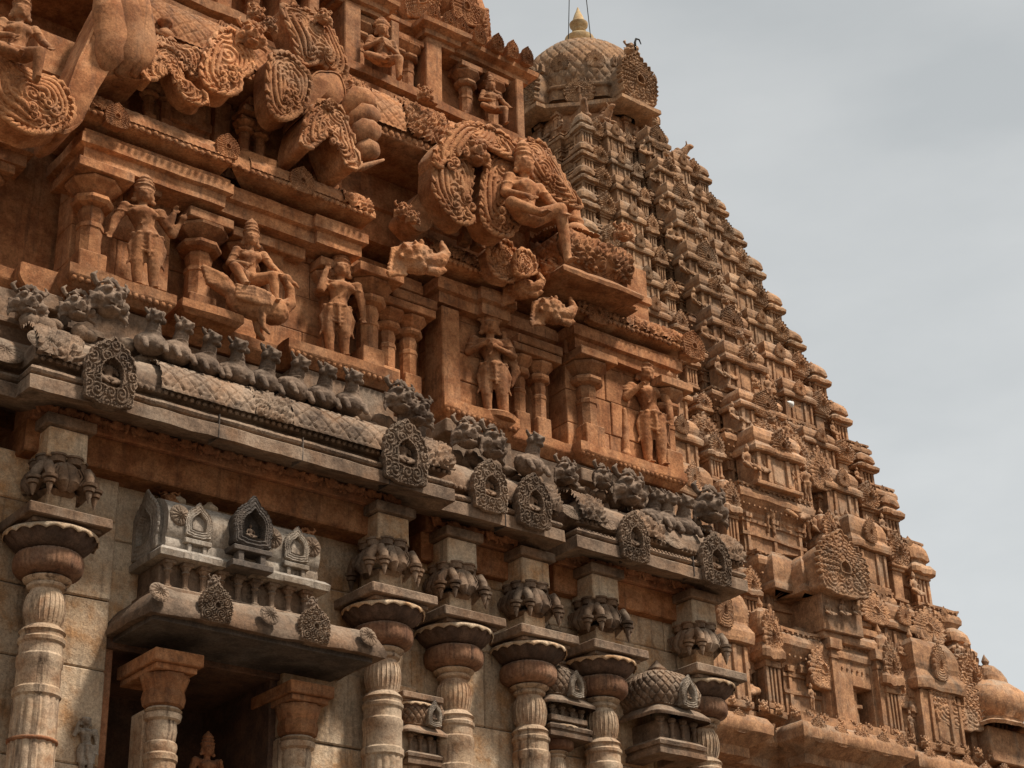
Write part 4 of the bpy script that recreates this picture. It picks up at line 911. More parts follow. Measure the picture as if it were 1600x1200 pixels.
# great gables carved with scrolls
def wing(name, pts, y, thick, th, mat, bulge=.1, seed=2, lam=.07, dep=.03):
    """a carved leaf-shaped slab whose outline is given in the picture plane y"""
    W_ = np.array([at(px, py, y)[[0, 2]] for px, py in pts]); c = W_.mean(0); n = len(W_)
    tt = np.linspace(0, n, 300, endpoint=False); i = tt.astype(int); f = (tt-i)[:, None]; f = f
    Pn = W_
    def cr_(i, f):
        p0, p1, p2, p3 = Pn[(i-1) % n], Pn[i % n], Pn[(i+1) % n], Pn[(i+2) % n]
        return .5*((2*p1)+(-p0+p2)*f+(2*p0-5*p1+4*p2-p3)*f*f+(-p0+3*p1-3*p2+p3)*f**3)
    O = cr_(i, f); nr = 64; rows = []
    O0 = O
    if lam:
        per = np.r_[0, np.cumsum(np.hypot(*np.diff(O, axis=0).T))]; dv = O-c; dl = np.linalg.norm(dv, axis=1)[:, None]; O0 = O; O = O+dv/dl*(.012*np.abs(np.sin(per*PI/.17)))[:, None]
    tr = np.linspace(0, 1, nr)
    X = c[0]+(O[None, :, 0]-c[0])*tr[:, None]; Z = c[1]+(O[None, :, 1]-c[1])*tr[:, None]
    sdist = (1-tr[:, None])*np.hypot(O[None, :, 0]-c[0], O[None, :, 1]-c[1])
    h = spirals(X, Z, 16, seed, lam*.7)*dep*.55 if lam else np.zeros_like(X)
    Y = y - bulge*(1-tr[:, None]**2) - h - np.where(tr[:, None] > .93, dep*.6, 0)
    b = MB(); G = np.stack([X, Y, Z], -1); b.grid(G, closev=True)
    b.grid(np.array([G[-1], G[-1]+[0, .04, 0], np.stack([O0[:, 0]*.97+c[0]*.03, O0[:, 0]*0+y+.06, O0[:, 1]*.97+c[1]*.03], -1), np.stack([O0[:, 0]*.97+c[0]*.03, O0[:, 0]*0+y+th*.6, O0[:, 1]*.97+c[1]*.03], -1), np.stack([O0[:, 0], O0[:, 0]*0+y+th, O0[:, 1]], -1)]), closev=True)
    if lam:
        no = len(O0); rs_ = np.random.RandomState(seed); R0 = np.hypot(O0[:, 0]-c[0], O0[:, 1]-c[1]); sz = R0.mean()
        def yb(s): return y - bulge*(1-s*s) - .012
        st0 = rs_.randint(no); dirn = 1 if seed % 2 else -1
        st0 = int(np.argmax(O0[:, 1])); C2 = lambda i_, s_: np.array([c[0]+(O0[int(i_) % no, 0]-c[0])*s_, c[1]+(O0[int(i_) % no, 1]-c[1])*s_])
        for side, s00, nj, len_ in ((dirn, .86, 4, .50), (-dirn, .86, 3, .36)):
            for j in range(nj):      # parallel locks that run down from the top and end in a curl
                s_ = s00-.19*j; ln_ = len_*(1-.10*j)*rs_.uniform(.9, 1.08); pts = []; rr = []
                for q_ in np.linspace(0, 1, 22):
                    p_ = C2(st0+side*(.03+.03*j+q_*ln_)*no, s_+.05*math.sin(q_*7+j)); pts.append((p_[0], yb(s_), p_[1])); rr.append(sz*(.028+.050*math.sin(PI*min(1, q_*1.1))))
                d_ = np.array([pts[-1][0]-pts[-2][0], pts[-1][2]-pts[-2][2]]); d_ /= np.linalg.norm(d_)+1e-6; n_ = np.array([c[0]-pts[-1][0], c[1]-pts[-1][2]]); n_ = n_-d_*(n_@d_); n_ /= np.linalg.norm(n_)+1e-6
                r0 = sz*.15*(1-.12*j); cc = np.array([pts[-1][0], pts[-1][2]])+n_*r0
                for q_ in np.linspace(.08, 1, 18):
                    a_ = q_*2*PI*1.35; r_2 = r0*(1-.75*q_); p_ = cc-n_*r_2*math.cos(a_)+d_*r_2*math.sin(a_); pts.append((p_[0], yb(s_)-.012, p_[1])); rr.append(sz*(.050-.022*q_))
                b.tube(pts, rr, 7, sq=1.0)
                b.ell((cc[0], yb(s_)-.03, cc[1]), sz*.05, 8)
        step = max(4, int(no*.10/(2*PI*sz)))
        for i_ in range(0, no, step):
            p_ = O0[i_]; pn = O0[(i_+step) % no]; dv_ = (p_-c)/np.linalg.norm(p_-c); tv = (pn-p_)/ (np.linalg.norm(pn-p_)+1e-6)
            a_ = p_-dv_*.03-tv*.03; L_ = rs_.uniform(.6, 1.4); e_ = p_+dv_*.008*L_; f_ = e_+tv*.085*L_+dv_*.012*L_
            b.tube([(a_[0], y-.03, a_[1]), (e_[0], y-.035, e_[1]), (f_[0], y-.03, f_[1])], [.030, .034, .010], 6)
    return baked(name, b, M[mat], GW, amp=.010, sc=3, smooth=True, sharp=60)
# flaming gable at the far left
wing('flame_leaf', [(-20, 60), (20, 100), (52, 118), (92, 132), (112, 172), (100, 200), (62, 210), (40, 208), (10, 190), (-25, 150)], 14.25, .3, .3, 'orange_carved', .12, 3)
# tall leaf-edged gable seen from its left side
wing('gable_body', [(112, 120), (150, 30), (185, -30), (225, -20), (232, 30), (226, 75), (232, 120), (215, 128), (180, 120), (150, 132), (128, 190), (96, 212), (88, 190)], 14.35, .45, .5, 'orange', .10, 0, lam=0)
for k, (a0, a1, a2, r_) in enumerate((((158, 114), (176, 66), (166, -25), .20), ((184, 118), (203, 66), (192, -25), .19), ((208, 120), (224, 70), (214, -25), .15))):
    pts = [at(*p_, 14.3) for p_ in (a0, a1, a2)]
    b = MB(); b.tube([pts[0], pts[0]*.5+pts[1]*.5+np.array([0, -.05, 0]), pts[1], pts[1]*.5+pts[2]*.5, pts[2]], [r_*.25, r_*.8, r_, r_*.95, r_*.6], 22, sq=.75); baked('lotus_petal', b, M['orange'], GW, amp=.012, smooth=True)
wing('arch_trim', [(222, 118), (230, 88), (250, 72), (272, 84), (290, 130), (322, 155), (310, 165), (282, 150), (262, 110), (250, 92), (238, 100), (236, 128)], 14.3, .2, .2, 'orange_carved', .05, 6, lam=.06)
wing('garment_drape', [(222, 55), (240, 50), (285, 75), (312, 85), (318, 118), (300, 122), (280, 90), (250, 70), (228, 72)], 14.34, .2, .2, 'orange_carved', .06, 8, lam=.06)
q = at(256, 60, 14.5); b = MB(); b.lathe([(.02, 0), (.10, .03), (.11, .10), (.05, .16), (.04, .20), (.08, .23), (.09, .27), (.03, .3)], 20); b.xf(lambda v: v+np.array([q[0], 14.5, q[2]-.05])); baked('pot_finial', b, M['orange'], GW, smooth=True)
# scroll faces
def big_face(l, c, r_, seed):
    wing('scroll_wing', l, 14.28, .4, .26, 'orange_carved', .05, seed, lam=.10, dep=.035)
    wing('scroll_wing', r_, 14.28, .4, .26, 'orange_carved', .05, seed+1, lam=.10, dep=.035)
    px, py, h = c
    q = at(px, py, 14.2); put('lion_mask', ME['mask_orange'], GW, q, rad(-8), h)
big_face([(325, 70), (348, 48), (375, 60), (392, 90), (388, 115), (372, 120), (372, 140), (355, 150), (325, 140), (312, 110)], (392, 78, .40), [(420, 92), (445, 85), (468, 105), (482, 125), (478, 160), (462, 180), (440, 188), (422, 175), (415, 140)], 5)
big_face([(678, 240), (700, 218), (722, 240), (735, 270), (732, 300), (726, 330), (735, 345), (715, 350), (690, 325), (674, 290)], (742, 262, .46), [(760, 255), (785, 235), (808, 262), (812, 300), (800, 335), (808, 352), (790, 372), (762, 362), (748, 335), (750, 295)], 15)
wing('arch_trim', [(678, 238), (712, 200), (745, 195), (790, 215), (815, 250), (790, 248), (765, 225), (735, 215), (705, 232), (684, 262)], 14.22, .3, .3, 'orange_carved', .06, 31, lam=.08)
wing('arch_panel', [(632, 330), (668, 290), (674, 320), (672, 355), (655, 362), (640, 350)], 14.55, .3, .3, 'orange', .03, 0, lam=0)
# arched hood with lotus petals beside it
wing('arch_hood', [(470, 225), (480, 180), (498, 160), (522, 165), (540, 190), (552, 235), (560, 262), (540, 262), (525, 230), (515, 205), (500, 195), (490, 215), (488, 232)], 14.2, .45, .5, 'orange_carved', .06, 12, lam=.07)
wing('canopy_shell', [(472, 180), (486, 120), (508, 112), (530, 118), (540, 150), (520, 165), (498, 160)], 14.3, .4, .4, 'orange', .08, 0, lam=0)
for p0, p1, p2, r_ in (((535, 178), (560, 152), (580, 156), .13), ((540, 195), (568, 178), (588, 180), .13), ((548, 215), (570, 205), (588, 205), .15), ((552, 240), (575, 232), (588, 240), .12)):
    u0, u1, u2 = at(*p0, 14.3), at(*p1, 14.2), at(*p2, 14.25); b = MB(); b.tube([u0, u0*.5+u1*.5, u1, u1*.4+u2*.6, u2, u2+(u2-u1)*.25], [r_*.5, r_*.9, r_*1.05, r_*.95, r_*.6, r_*.2], 20, sq=.85); baked('lotus_petal', b, M['orange'], GW, amp=.010, smooth=True)
b = MB(); b.tube([at(530, 255, 14.3), at(565, 262, 14.2), at(600, 250, 14.2)], [.08, .05, .015], 8); baked('petal_tip', b, M['orange'], GW, smooth=True)
wing('arch_panel', [(440, 10), (500, 28), (520, 60), (540, 110), (525, 130), (500, 100), (470, 100), (455, 60)], 14.5, .3, .3, 'orange_carved', .1, 19, lam=.07)
for px, py, h, y in ((400, 35, .24, 14.25), (420, 50, .22, 14.2), (505, 40, .25, 14.35), (665, 160, .24, 14.5), (512, 175, .16, 14.15), (630, 345, .25, 14.3), (645, 352, .2, 14.25)):
    q = at(px, py, y); put('lion_mask', ME['mask_orange'], GW, q, rad(-10), h)
# makara heads at the cornice ends
def makara(px, py, y, h, rz=0):
    b = MB(); b.ell((0, 0, .35), (.42, .25, .32), 14); b.tube([(.25, -.05, .3), (.45, -.1, .35), (.58, -.1, .55), (.50, -.1, .8)], [.2, .15, .11, .03], 10)
    b.tube([(.2, -.1, .12), (.42, -.12, .10), (.6, -.1, .2)], [.1, .08, .04], 8); b.ell((-.02, -.22, .42), (.10, .08, .11), 10)
    for i in range(14): a = i*2.4; rr = .10+.022*i; b.ell((-.02+rr*math.cos(a), -.27+rr*.30, .38+rr*.8*math.sin(a)), (.05, .05, .05), 8)
    for k in range(7): b.tube([(-.3+.02*k, 0, .5-.09*k), (-.46-.02*k, -.03, .42-.09*k), (-.50, -.03, .30-.08*k)], [.06, .05, .02], 6)
    q = at(px, py, y); me = remesh(b, 'makara', M['orange_carved'], .024, 1, amp=.02); put('makara_head', me, GW, q, rz, h)
makara(648, 430, 14.35, .62, rad(-10)); makara(860, 508, 14.62, .55, rad(-5)); makara(815, 470, 14.7, .45, rad(-40))
# ornate slab pieces behind the goddess and the domed pavilion to her right
wing('halo_leaf', [(800, 225), (838, 222), (862, 250), (885, 290), (905, 325), (880, 318), (850, 300), (835, 285), (812, 262)], 14.45, .5, .6, 'orange_carved', .1, 41, lam=.09)
def square_dome(name, cx_, cy_, z0, s, prof, mat, parent, nb=96, k0=3.0, k1=8, amp=.01, pat=False):
    th = np.linspace(0, 2*PI, nb, endpoint=False); rows = []
    for r, z in prof:
        k = k1 if z < .1 else k0; c_, s1 = np.cos(th), np.sin(th); rr = r/((np.abs(c_)**k+np.abs(s1)**k)**(1/k))
        rows.append(np.stack([cx_+s*rr*c_, cy_+s*rr*s1, z0+s*z+0*th], -1))
    b = MB(); b.grid(np.array(rows), closev=True); return baked(name, b, M[mat], parent, amp=amp, smooth=True, sharp=55)
q0 = at(800, 452, 14.6); q1 = at(1002, 452, 14.6)
zE = at(905, 432, 14.35)[2]
xl = at(882, 445, 14.35)[0]; xr_ = at(1004, 455, 14.35)[0]
pv = put('barrel_pavilion', None, GW, (xl+.5, 14.9, 12.8))
baked('eave', MB().sweep([(-.6, zE), (-.1, zE+.01), (0, zE+.02), (.01, zE+.07), (-.06, zE+.15), (-.16, zE+.2), (-.13, zE+.22), (-.13, zE+.27), (-.6, zE+.27)], [(xl, 15.9), (xl, 14.35), (xr_, 14.35), (xr_, 15.9)], seg=.1), M['orange'], pv, amp=.012, sc=4)
rp = [(-.16, zE+.27), (-.08, zE+.36), (-.05, zE+.50), (-.10, zE+.64), (-.22, zE+.75), (-.42, zE+.82), (-.8, zE+.84)]
baked('barrel_roof', MB().sweep([(-.9, zE+.2)]+rp, [(xl, 15.9), (xl, 14.35), (xr_, 14.35), (xr_, 15.9)], seg=.08), M['orange'], pv, amp=.012, smooth=True, sharp=50)
baked('carved_band', skin(14.5, 15.8, xl, [(-o-.0+2*o+.012, z_) for o, z_ in rp], 'lattice', axis='y', cell=.17, dep=.02), M['orange'], pv, amp=.005, smooth=True)
baked('carved_band', skin(xl+.1, xr_-.1, 14.35, [(o+.012, z_) for o, z_ in rp], 'scroll', cell=.17, dep=.035, seed=77), M['orange'], pv, amp=.005, smooth=True)
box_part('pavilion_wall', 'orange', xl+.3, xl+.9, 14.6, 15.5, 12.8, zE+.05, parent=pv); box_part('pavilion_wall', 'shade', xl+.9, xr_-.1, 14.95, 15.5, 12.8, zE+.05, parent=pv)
for u in (1.05, 1.3): col(xl+u, 14.7, .07, 12.8, zE, .12, parent=GW)
q = at(903, 375, 14.75); thing('pot_finial', 'round ochre stone pot on the ridge of the lattice-roofed pavilion beside the seated goddess', 'finial', (q[0], 14.8, zE+.78),
      MB().lathe([(.05, 0), (.12, .03), (.19, .12), (.19, .2), (.12, .29), (.08, .31), (.12, .34), (.12, .37), (.09, .42), (.09, .52), (.03, .58)], 24).mesh('pot', M['orange'], smooth=True, amp=.01))
q = at(970, 392, 14.4); put('lion_crest', ME['mask_orange'], pv, (q[0]-.02, 14.3, zE+.72), rad(-20), .30)
put('lion_crest', ME['mask_orange'], pv, (xl+.05, 14.7, zE+.05), rad(-60), .34)
# leafy crests behind the cornice between the goddess and the pavilion
wing('leaf_crest', [(772, 400), (788, 378), (800, 392), (802, 410), (785, 415)], 14.6, .1, .15, 'orange_carved', .04, 51, lam=.06)
wing('leaf_crest', [(802, 405), (812, 392), (828, 402), (835, 425), (815, 432), (803, 425)], 14.5, .1, .15, 'orange_carved', .04, 52, lam=.06)
wing('leaf_crest', [(760, 395), (775, 382), (795, 405), (800, 440), (770, 430)], 14.62, .1, .15, 'orange_carved', .04, 53, lam=.06)

# ------------------------------------------------------------------ fourth level
baked('ledge', MB().sweep([(-1.2, 14.55), (-.12, 14.56), (-.02, 14.60), (0, 14.74), (-.1, 14.76), (-.12, 14.84), (0, 14.86), (0, 14.98), (-1.2, 14.99)], [(4.5, 14.98), (11.0, 14.98), (11.0, 15.05), (12.6, 15.05), (12.6, 16)], seg=.12), M['orange'], GW, amp=.01)
baked('attic_wall', MB().box(6, 12.55, 15.55, 16.3, 14.98, 16.3, .01), M['orange'], GW, amp=.008)
for x0, x1 in ((9.68, 9.92), (10.95, 11.2), (8.75, 8.9), (9.15, 9.3), (7.9, 8.1), (10.38, 10.5), (12.42, 12.55)):
    box_part('square_pillar', 'orange', x0, x1, 15.12 if x0 < 10.9 else 15.16, 15.6, 14.985, 16.0)
for x in (10.02, 10.6, 10.78, 11.72, 12.15, 8.5): col(x, 15.36, .09, 14.98, 15.95, .17)
baked('cornice', MB().sweep([(-.4, 15.96), (-.08, 15.97), (-.08, 16.04), (-.02, 16.05), (-.02, 16.12), (.08, 16.16), (.09, 16.22), (-.1, 16.3), (-.4, 16.32)], [(9.5, 16), (9.5, 15.08), (10.35, 15.08), (10.35, 15.35), (10.9, 15.35), (10.9, 15.1), (11.5, 15.1), (11.5, 15.22), (12.72, 15.22), (12.72, 16)], seg=.12), M['orange'], GW, amp=.012)
baked('cornice', MB().sweep([(-.4, 15.96), (-.08, 15.97), (-.08, 16.04), (-.02, 16.05), (-.02, 16.12), (.08, 16.16), (.09, 16.22), (-.1, 16.3), (-.4, 16.32)], [(5, 15.15), (9.3, 15.15), (9.3, 16)], seg=.12), M['orange'], GW, amp=.012)
for x in (9.75, 10.1, 11.0, 11.25, 11.45, 11.75, 12.05, 12.3, 12.55): put('gable', ME['gable_orange'], GW, (x, 15.0 if x < 10.5 else 15.06, 16.2), 0, (.2, .3, .28))
q = at(722, 30, 15.6); dm = put('domed_shrine', None, GW, (q[0], 15.9, 16.4))
oc = lambda pr, cx_, cy_, z0, s, n=8: MB().lathe([(r*s, z*s) for r, z in pr], n, rot=PI/8).xf(lambda v: v+np.array([cx_, cy_, z0]))
baked('dome', oc([(.5, 0), (.5, .25), (.83, .26), (.86, .30), (.80, .36), (.70, .42), (.74, .46), (.86, .56), (.92, .72), (.86, .95), (.7, 1.15), (.4, 1.3), (.1, 1.36)], 11.62, 15.95, 16.25, .92), M['orange_carved'], dm, amp=.02, sc=3, smooth=True, sharp=30)
for k in range(5):
    a = PI+PI/4*k; put('gable', ME['gable_orange'], dm, (11.62+.76*math.cos(a), 15.95+.76*math.sin(a), 16.55), a+PI/2, (.5, .3, .6))
# water spouts of broken stone on the far right edge
for x in (12.2, 12.4): put('leaf_crest', ME['gable_orange'], GW, (x, 15.5, 16.3), 0, (.25, .3, .35))

# ------------------------------------------------------------------ statues on the gateway
def place(px, pyb, pyt, y):
    q = at(px, pyb, y); return q, at(px, pyt, y)[2]-q[2]
def statue(name, lab_, px, pyb, pyt, y, rz=0, cat='statue', mat='orange', frac=1.0, **k):
    q, h = place(px, pyb, pyt, y); hh = h/frac
    if k.get('pose', 'stand') == 'stand' and mat == 'orange': q = np.array([q[0], q[1], 10.70+.012*hh])
    me = remesh(figure(hh, **k), name, M[mat], .0080*max(hh, .9), 1, amp=.005, sc=9)
    o = thing(name, lab_, cat, q, me, rz=rz, scale=(1.24, 1.15, 1.0) if k.get('pose', 'stand') == 'stand' else (1.06, 1.0, 1.0))
    if k.get('prabha'): put('pedestal', MB().lathe([(.14, -.10), (.19, -.08), (.20, -.03), (.17, -.005), (.10, 0)], 20, sq=.9).mesh('pedestal', M['orange'], smooth=True, sharp=40, amp=.008), o, q+np.array([.01, 0, .005]), 0, 1.15)
    return o, q, hh
FR = 1.05
statue('statue', 'ochre standing female deity with tall crown beside the leftmost octagonal column', 214, 440, 256, 14.68, rz=rad(-12), frac=FR, arms='lean', sway=.045, broad=1.15)
statue('statue', 'ochre standing male deity with one hand raised, right of the swan rider', 530, 545, 374, 14.80, rz=rad(-18), frac=FR, arms='raise', sway=-.02, broad=1.1)
statue('statue', 'ochre winged guardian with folded hands beside the tall square pillar', 768, 634, 466, 15.0, rz=rad(-25), frac=FR, arms='wings', sway=.02, crown=2, prabha=True, broad=1.1)
statue('statue', 'ochre four-armed guardian at the right end of the second storey', 1016, 714, 542, 15.03, rz=rad(-15), frac=FR, arms='four', sway=.03, broad=1.05, club=True)
statue('seated_statue', 'ochre crowned god riding a stone swan between two columns', 388, 458, 341, 14.62, rz=rad(-14), frac=.72, arms='knee', pose='ride', sway=0)
statue('seated_statue', 'large ochre seated goddess leaning out under the carved arch, one hand on her knee', 822, 366, 222, 14.12, rz=rad(-2), frac=.72, arms='knee', pose='lounge', sway=0, broad=1.15)
statue('seated_statue', 'ochre bearded figure seated on a lion gable before the upper gallery', 596, 112, 26, 14.9, rz=rad(-15), frac=.70, arms='wings', pose='sit', sway=0, crown=2, broad=1.2)
statue('seated_statue', 'small ochre cross-legged figure in the right bay of the upper gallery', 768, 184, 118, 15.08, rz=rad(-10), frac=.72, arms='knee', pose='sit', sway=0, broad=1.15)
statue('seated_statue', 'large ochre seated figure cut by the top left edge of the picture', 22, 108, -20, 14.1, rz=rad(-10), frac=.72, arms='knee', pose='sit', sway=0, broad=1.1)
q = at(440, 15, 15.3); thing('stone_figure', 'small ochre head peering out between two pillars near the top edge', 'carved head', (q[0]+.1, 15.3, q[2]-.25), remesh(figure(1.1, arms='two'), 'bust', M['orange'], .02, 1), scale=.8)
# carved relief of a dancer low on the wall
statue('wall_relief', 'weathered carved dancer on the pale wall beside the leftmost pillar', 128, 1215, 1105, 14.84, rz=rad(-5), frac=FR, arms='raise', mat='white', crown=0, cat='relief')
statue('wall_relief', 'small crowned figure standing in the dark niche', 318, 1290, 1143, 15.6, frac=FR, arms='two', mat='brick', cat='relief')
# swan
def swan():
    b = MB()
    b.ell((.05, 0, .42), (.40, .19, .21), 16); b.ell((-.12, 0, .46), (.28, .17, .18), 12); b.ell((.28, 0, .40), (.2, .17, .19), 12)
    for k in range(5):
        b.tube([(-.25, 0, .5), (-.45, -.02, .55+.03*k), (-.66-.02*k, -.03, .62+.055*k-.05)], [.10, .09, .035], 8)
    for s_ in (-1, 1):
        for k in range(4): b.tube([(.15, s_*.15, .5-.03*k), (-.1, s_*.2, .52-.05*k), (-.33, s_*.17, .55-.055*k)], [.06, .055, .02], 8)
        b.cap((.08, s_*.08, .28), (.10, s_*.09, .10), .07, .035, 8); b.cap((.10, s_*.09, .10), (.18, s_*.09, .02), .035, .03, 6)
    b.tube([(.38, 0, .46), (.50, 0, .58), (.50, 0, .76), (.42, 0, .88)], [.12, .085, .065, .055], 12)
    b.ell((.43, 0, .92), (.10, .075, .07), 10); b.tube([(.49, 0, .91), (.58, 0, .88), (.62, 0, .82)], [.04, .03, .012], 8)
    for k in range(4): b.tube([(.38, 0, .96), (.33-.04*k, 0, 1.04-.03*k)], [.03, .012], 6)
    for k in range(8): a = 2*PI*k/8; b.ell((.42+.07*math.cos(a), .11*math.sin(a), .5+.05*math.cos(a)), .018, 6)
    return b
q = at(395, 522, 14.52)
thing('stone_swan', 'ochre stone swan with raised tail carrying the crowned rider over the ledge', 'statue', q, remesh(swan(), 'swan', M['orange'], .014, 1, amp=.012), rz=rad(-8), scale=.82)
# ------------------------------------------------------------------ the great shrine tower behind
TX, TY = 59.5, 66.0
TW = thing('shrine_tower', 'tall brown granite pyramid tower of many storeys crowned by a round dome', 'temple tower', (TX, TY, 0))
CORN = [(4.67, 59.21), (5.26, 57.05), (5.91, 54.89), (6.52, 52.72), (7.10, 50.36), (7.74, 48.04), (8.49, 45.76), (9.18, 43.34), (9.92, 40.9), (10.67, 38.25), (11.42, 35.14), (12.32, 31.36), (13.3, 27.3), (14.5, 22.9)]
KUT = [(4.99, 58.36), (5.56, 56.05), (6.16, 53.96), (6.79, 51.77), (7.41, 49.42), (8.04, 47.04), (8.83, 44.74), (9.44, 42.32), (10.21, 39.45), (10.91, 36.74), (11.72, 33.46), (12.76, 29.02), (13.9, 25.9)]
def tplan(w_):
    seg_ = [(-1, 0), (-.80, 0), (-.80, -.07), (-.60, -.07), (-.60, 0), (-.36, 0), (-.36, -.06), (-.22, -.06), (-.22, .05), (.22, .05), (.22, -.06), (.36, -.06), (.36, 0), (.60, 0), (.60, -.07), (.80, -.07), (.80, 0)]
    pts = []
    for k in range(4):
        a = k*PI/2; c_, s_ = round(math.cos(a)), round(math.sin(a))
        for u, o in seg_:
            x, y = u*w_, -(w_+o*w_); pts.append((TX+x*c_-y*s_, TY+x*s_+y*c_))
    return pts
# shared shrine meshes, unit height
def m_kuta():
    b = MB(); b.box(-.25, .25, -.25, .25, 0, .46, .01); b.box(-.38, .38, -.38, .38, 0, .05, .01); b.box(-.34, .34, -.34, .34, .06, .10, .01)
    for sx_ in (-1, 1):
        for sy in (-1, 1): b.box(sx_*.27-.055, sx_*.27+.055, sy*.27-.055, sy*.27+.055, .10, .40, .01); b.box(sx_*.09-.04, sx_*.09+.04, sy*.27-.05, sy*.27+.05, .10, .40, .01)
    b.box(-.36, .36, -.36, .36, .40, .45, .01)
    th = np.linspace(0, 2*PI, 32, endpoint=False)+PI/32; rows = []
    for r, z in [(.30, .45), (.52, .47), (.53, .53), (.42, .59), (.34, .61), (.34, .645), (.44, .66), (.46, .72), (.42, .80), (.32, .87), (.18, .91), (.06, .93), (.09, .96), (.03, 1.0), (.0, 1.02)]:
        k = 9 if z < .69 else 3.5; c_, s1 = np.cos(th), np.sin(th); rr = r/((np.abs(c_)**k+np.abs(s1)**k)**(1/k)); rows.append(np.stack([rr*c_, rr*s1, z+0*th], -1))
    b.grid(np.array(rows), closev=True); return b
def m_shala():
    b = MB(); b.box(-.8, .8, -.28, .4, 0, .50, .01); b.box(-.86, .86, -.34, .4, 0, .06, .01)
    for u in (-.74, -.36, .36, .74): b.box(u-.055, u+.055, -.35, -.2, .06, .48, .01)
    b.box(-.2, .2, -.30, -.2, .08, .40, .02)
    b.sweep([(-.3, .50), (.10, .50), (.12, .53), (.12, .58), (.02, .64), (-.0, .66), (.04, .70), (.05, .78), (-.02, .88), (-.14, .94), (-.3, .96)], [(-.84, .4), (-.84, -.34), (.84, -.34), (.84, .4)], seg=.4)
    for u in (-.5, 0, .5): b.lathe([(.04, .95), (.08, .99), (.03, 1.04), (.0, 1.07)], 8, c=(u, 0, 0))
    return b
def m_pier():
    b = MB(); b.box(-.5, .5, -.2, .6, 0, .08, .01); b.box(-.34, .34, -.12, .6, .08, .82, .02); b.box(-.45, .45, -.2, .6, .82, .9, .01); b.box(-.6, .6, -.32, .6, .9, 1.0, .02); return b
def m_pil():
    b = MB(); b.box(-.5, .5, -.5, .5, 0, .12, .02); b.box(-.36, .36, -.36, .5, .12, .78, .02); b.box(-.5, .5, -.5, .5, .78, .84, .02); b.box(-.8, .8, -.8, .5, .88, 1.0, .03); b.box(-.4, .4, -.4, .5, .84, .88, .0); return b
TM = {'kuta': m_kuta().mesh('corner_shrine', M['tower'], amp=.02, sc=6), 'shala': m_shala().mesh('barrel_shrine', M['tower'], amp=.02, sc=6), 'pier': m_pier().mesh('niche_pier', M['tower'], amp=.02, sc=6), 'pil': m_pil().mesh('pilaster', M['tower'], amp=.01)}
rt = random.Random(42)
def dent_row(b, pts, z, st, sz):
    for i in range(len(pts)-1):
        p, q_ = np.array(pts[i]), np.array(pts[i+1]); Ld = np.linalg.norm(q_-p); n = int(Ld/st)
        for k in range(n):
            c = p+(q_-p)*(k+.5)/n; b.box(c[0]-sz, c[0]+sz, c[1]-sz, c[1]+sz, z, z+sz*1.7, 0)
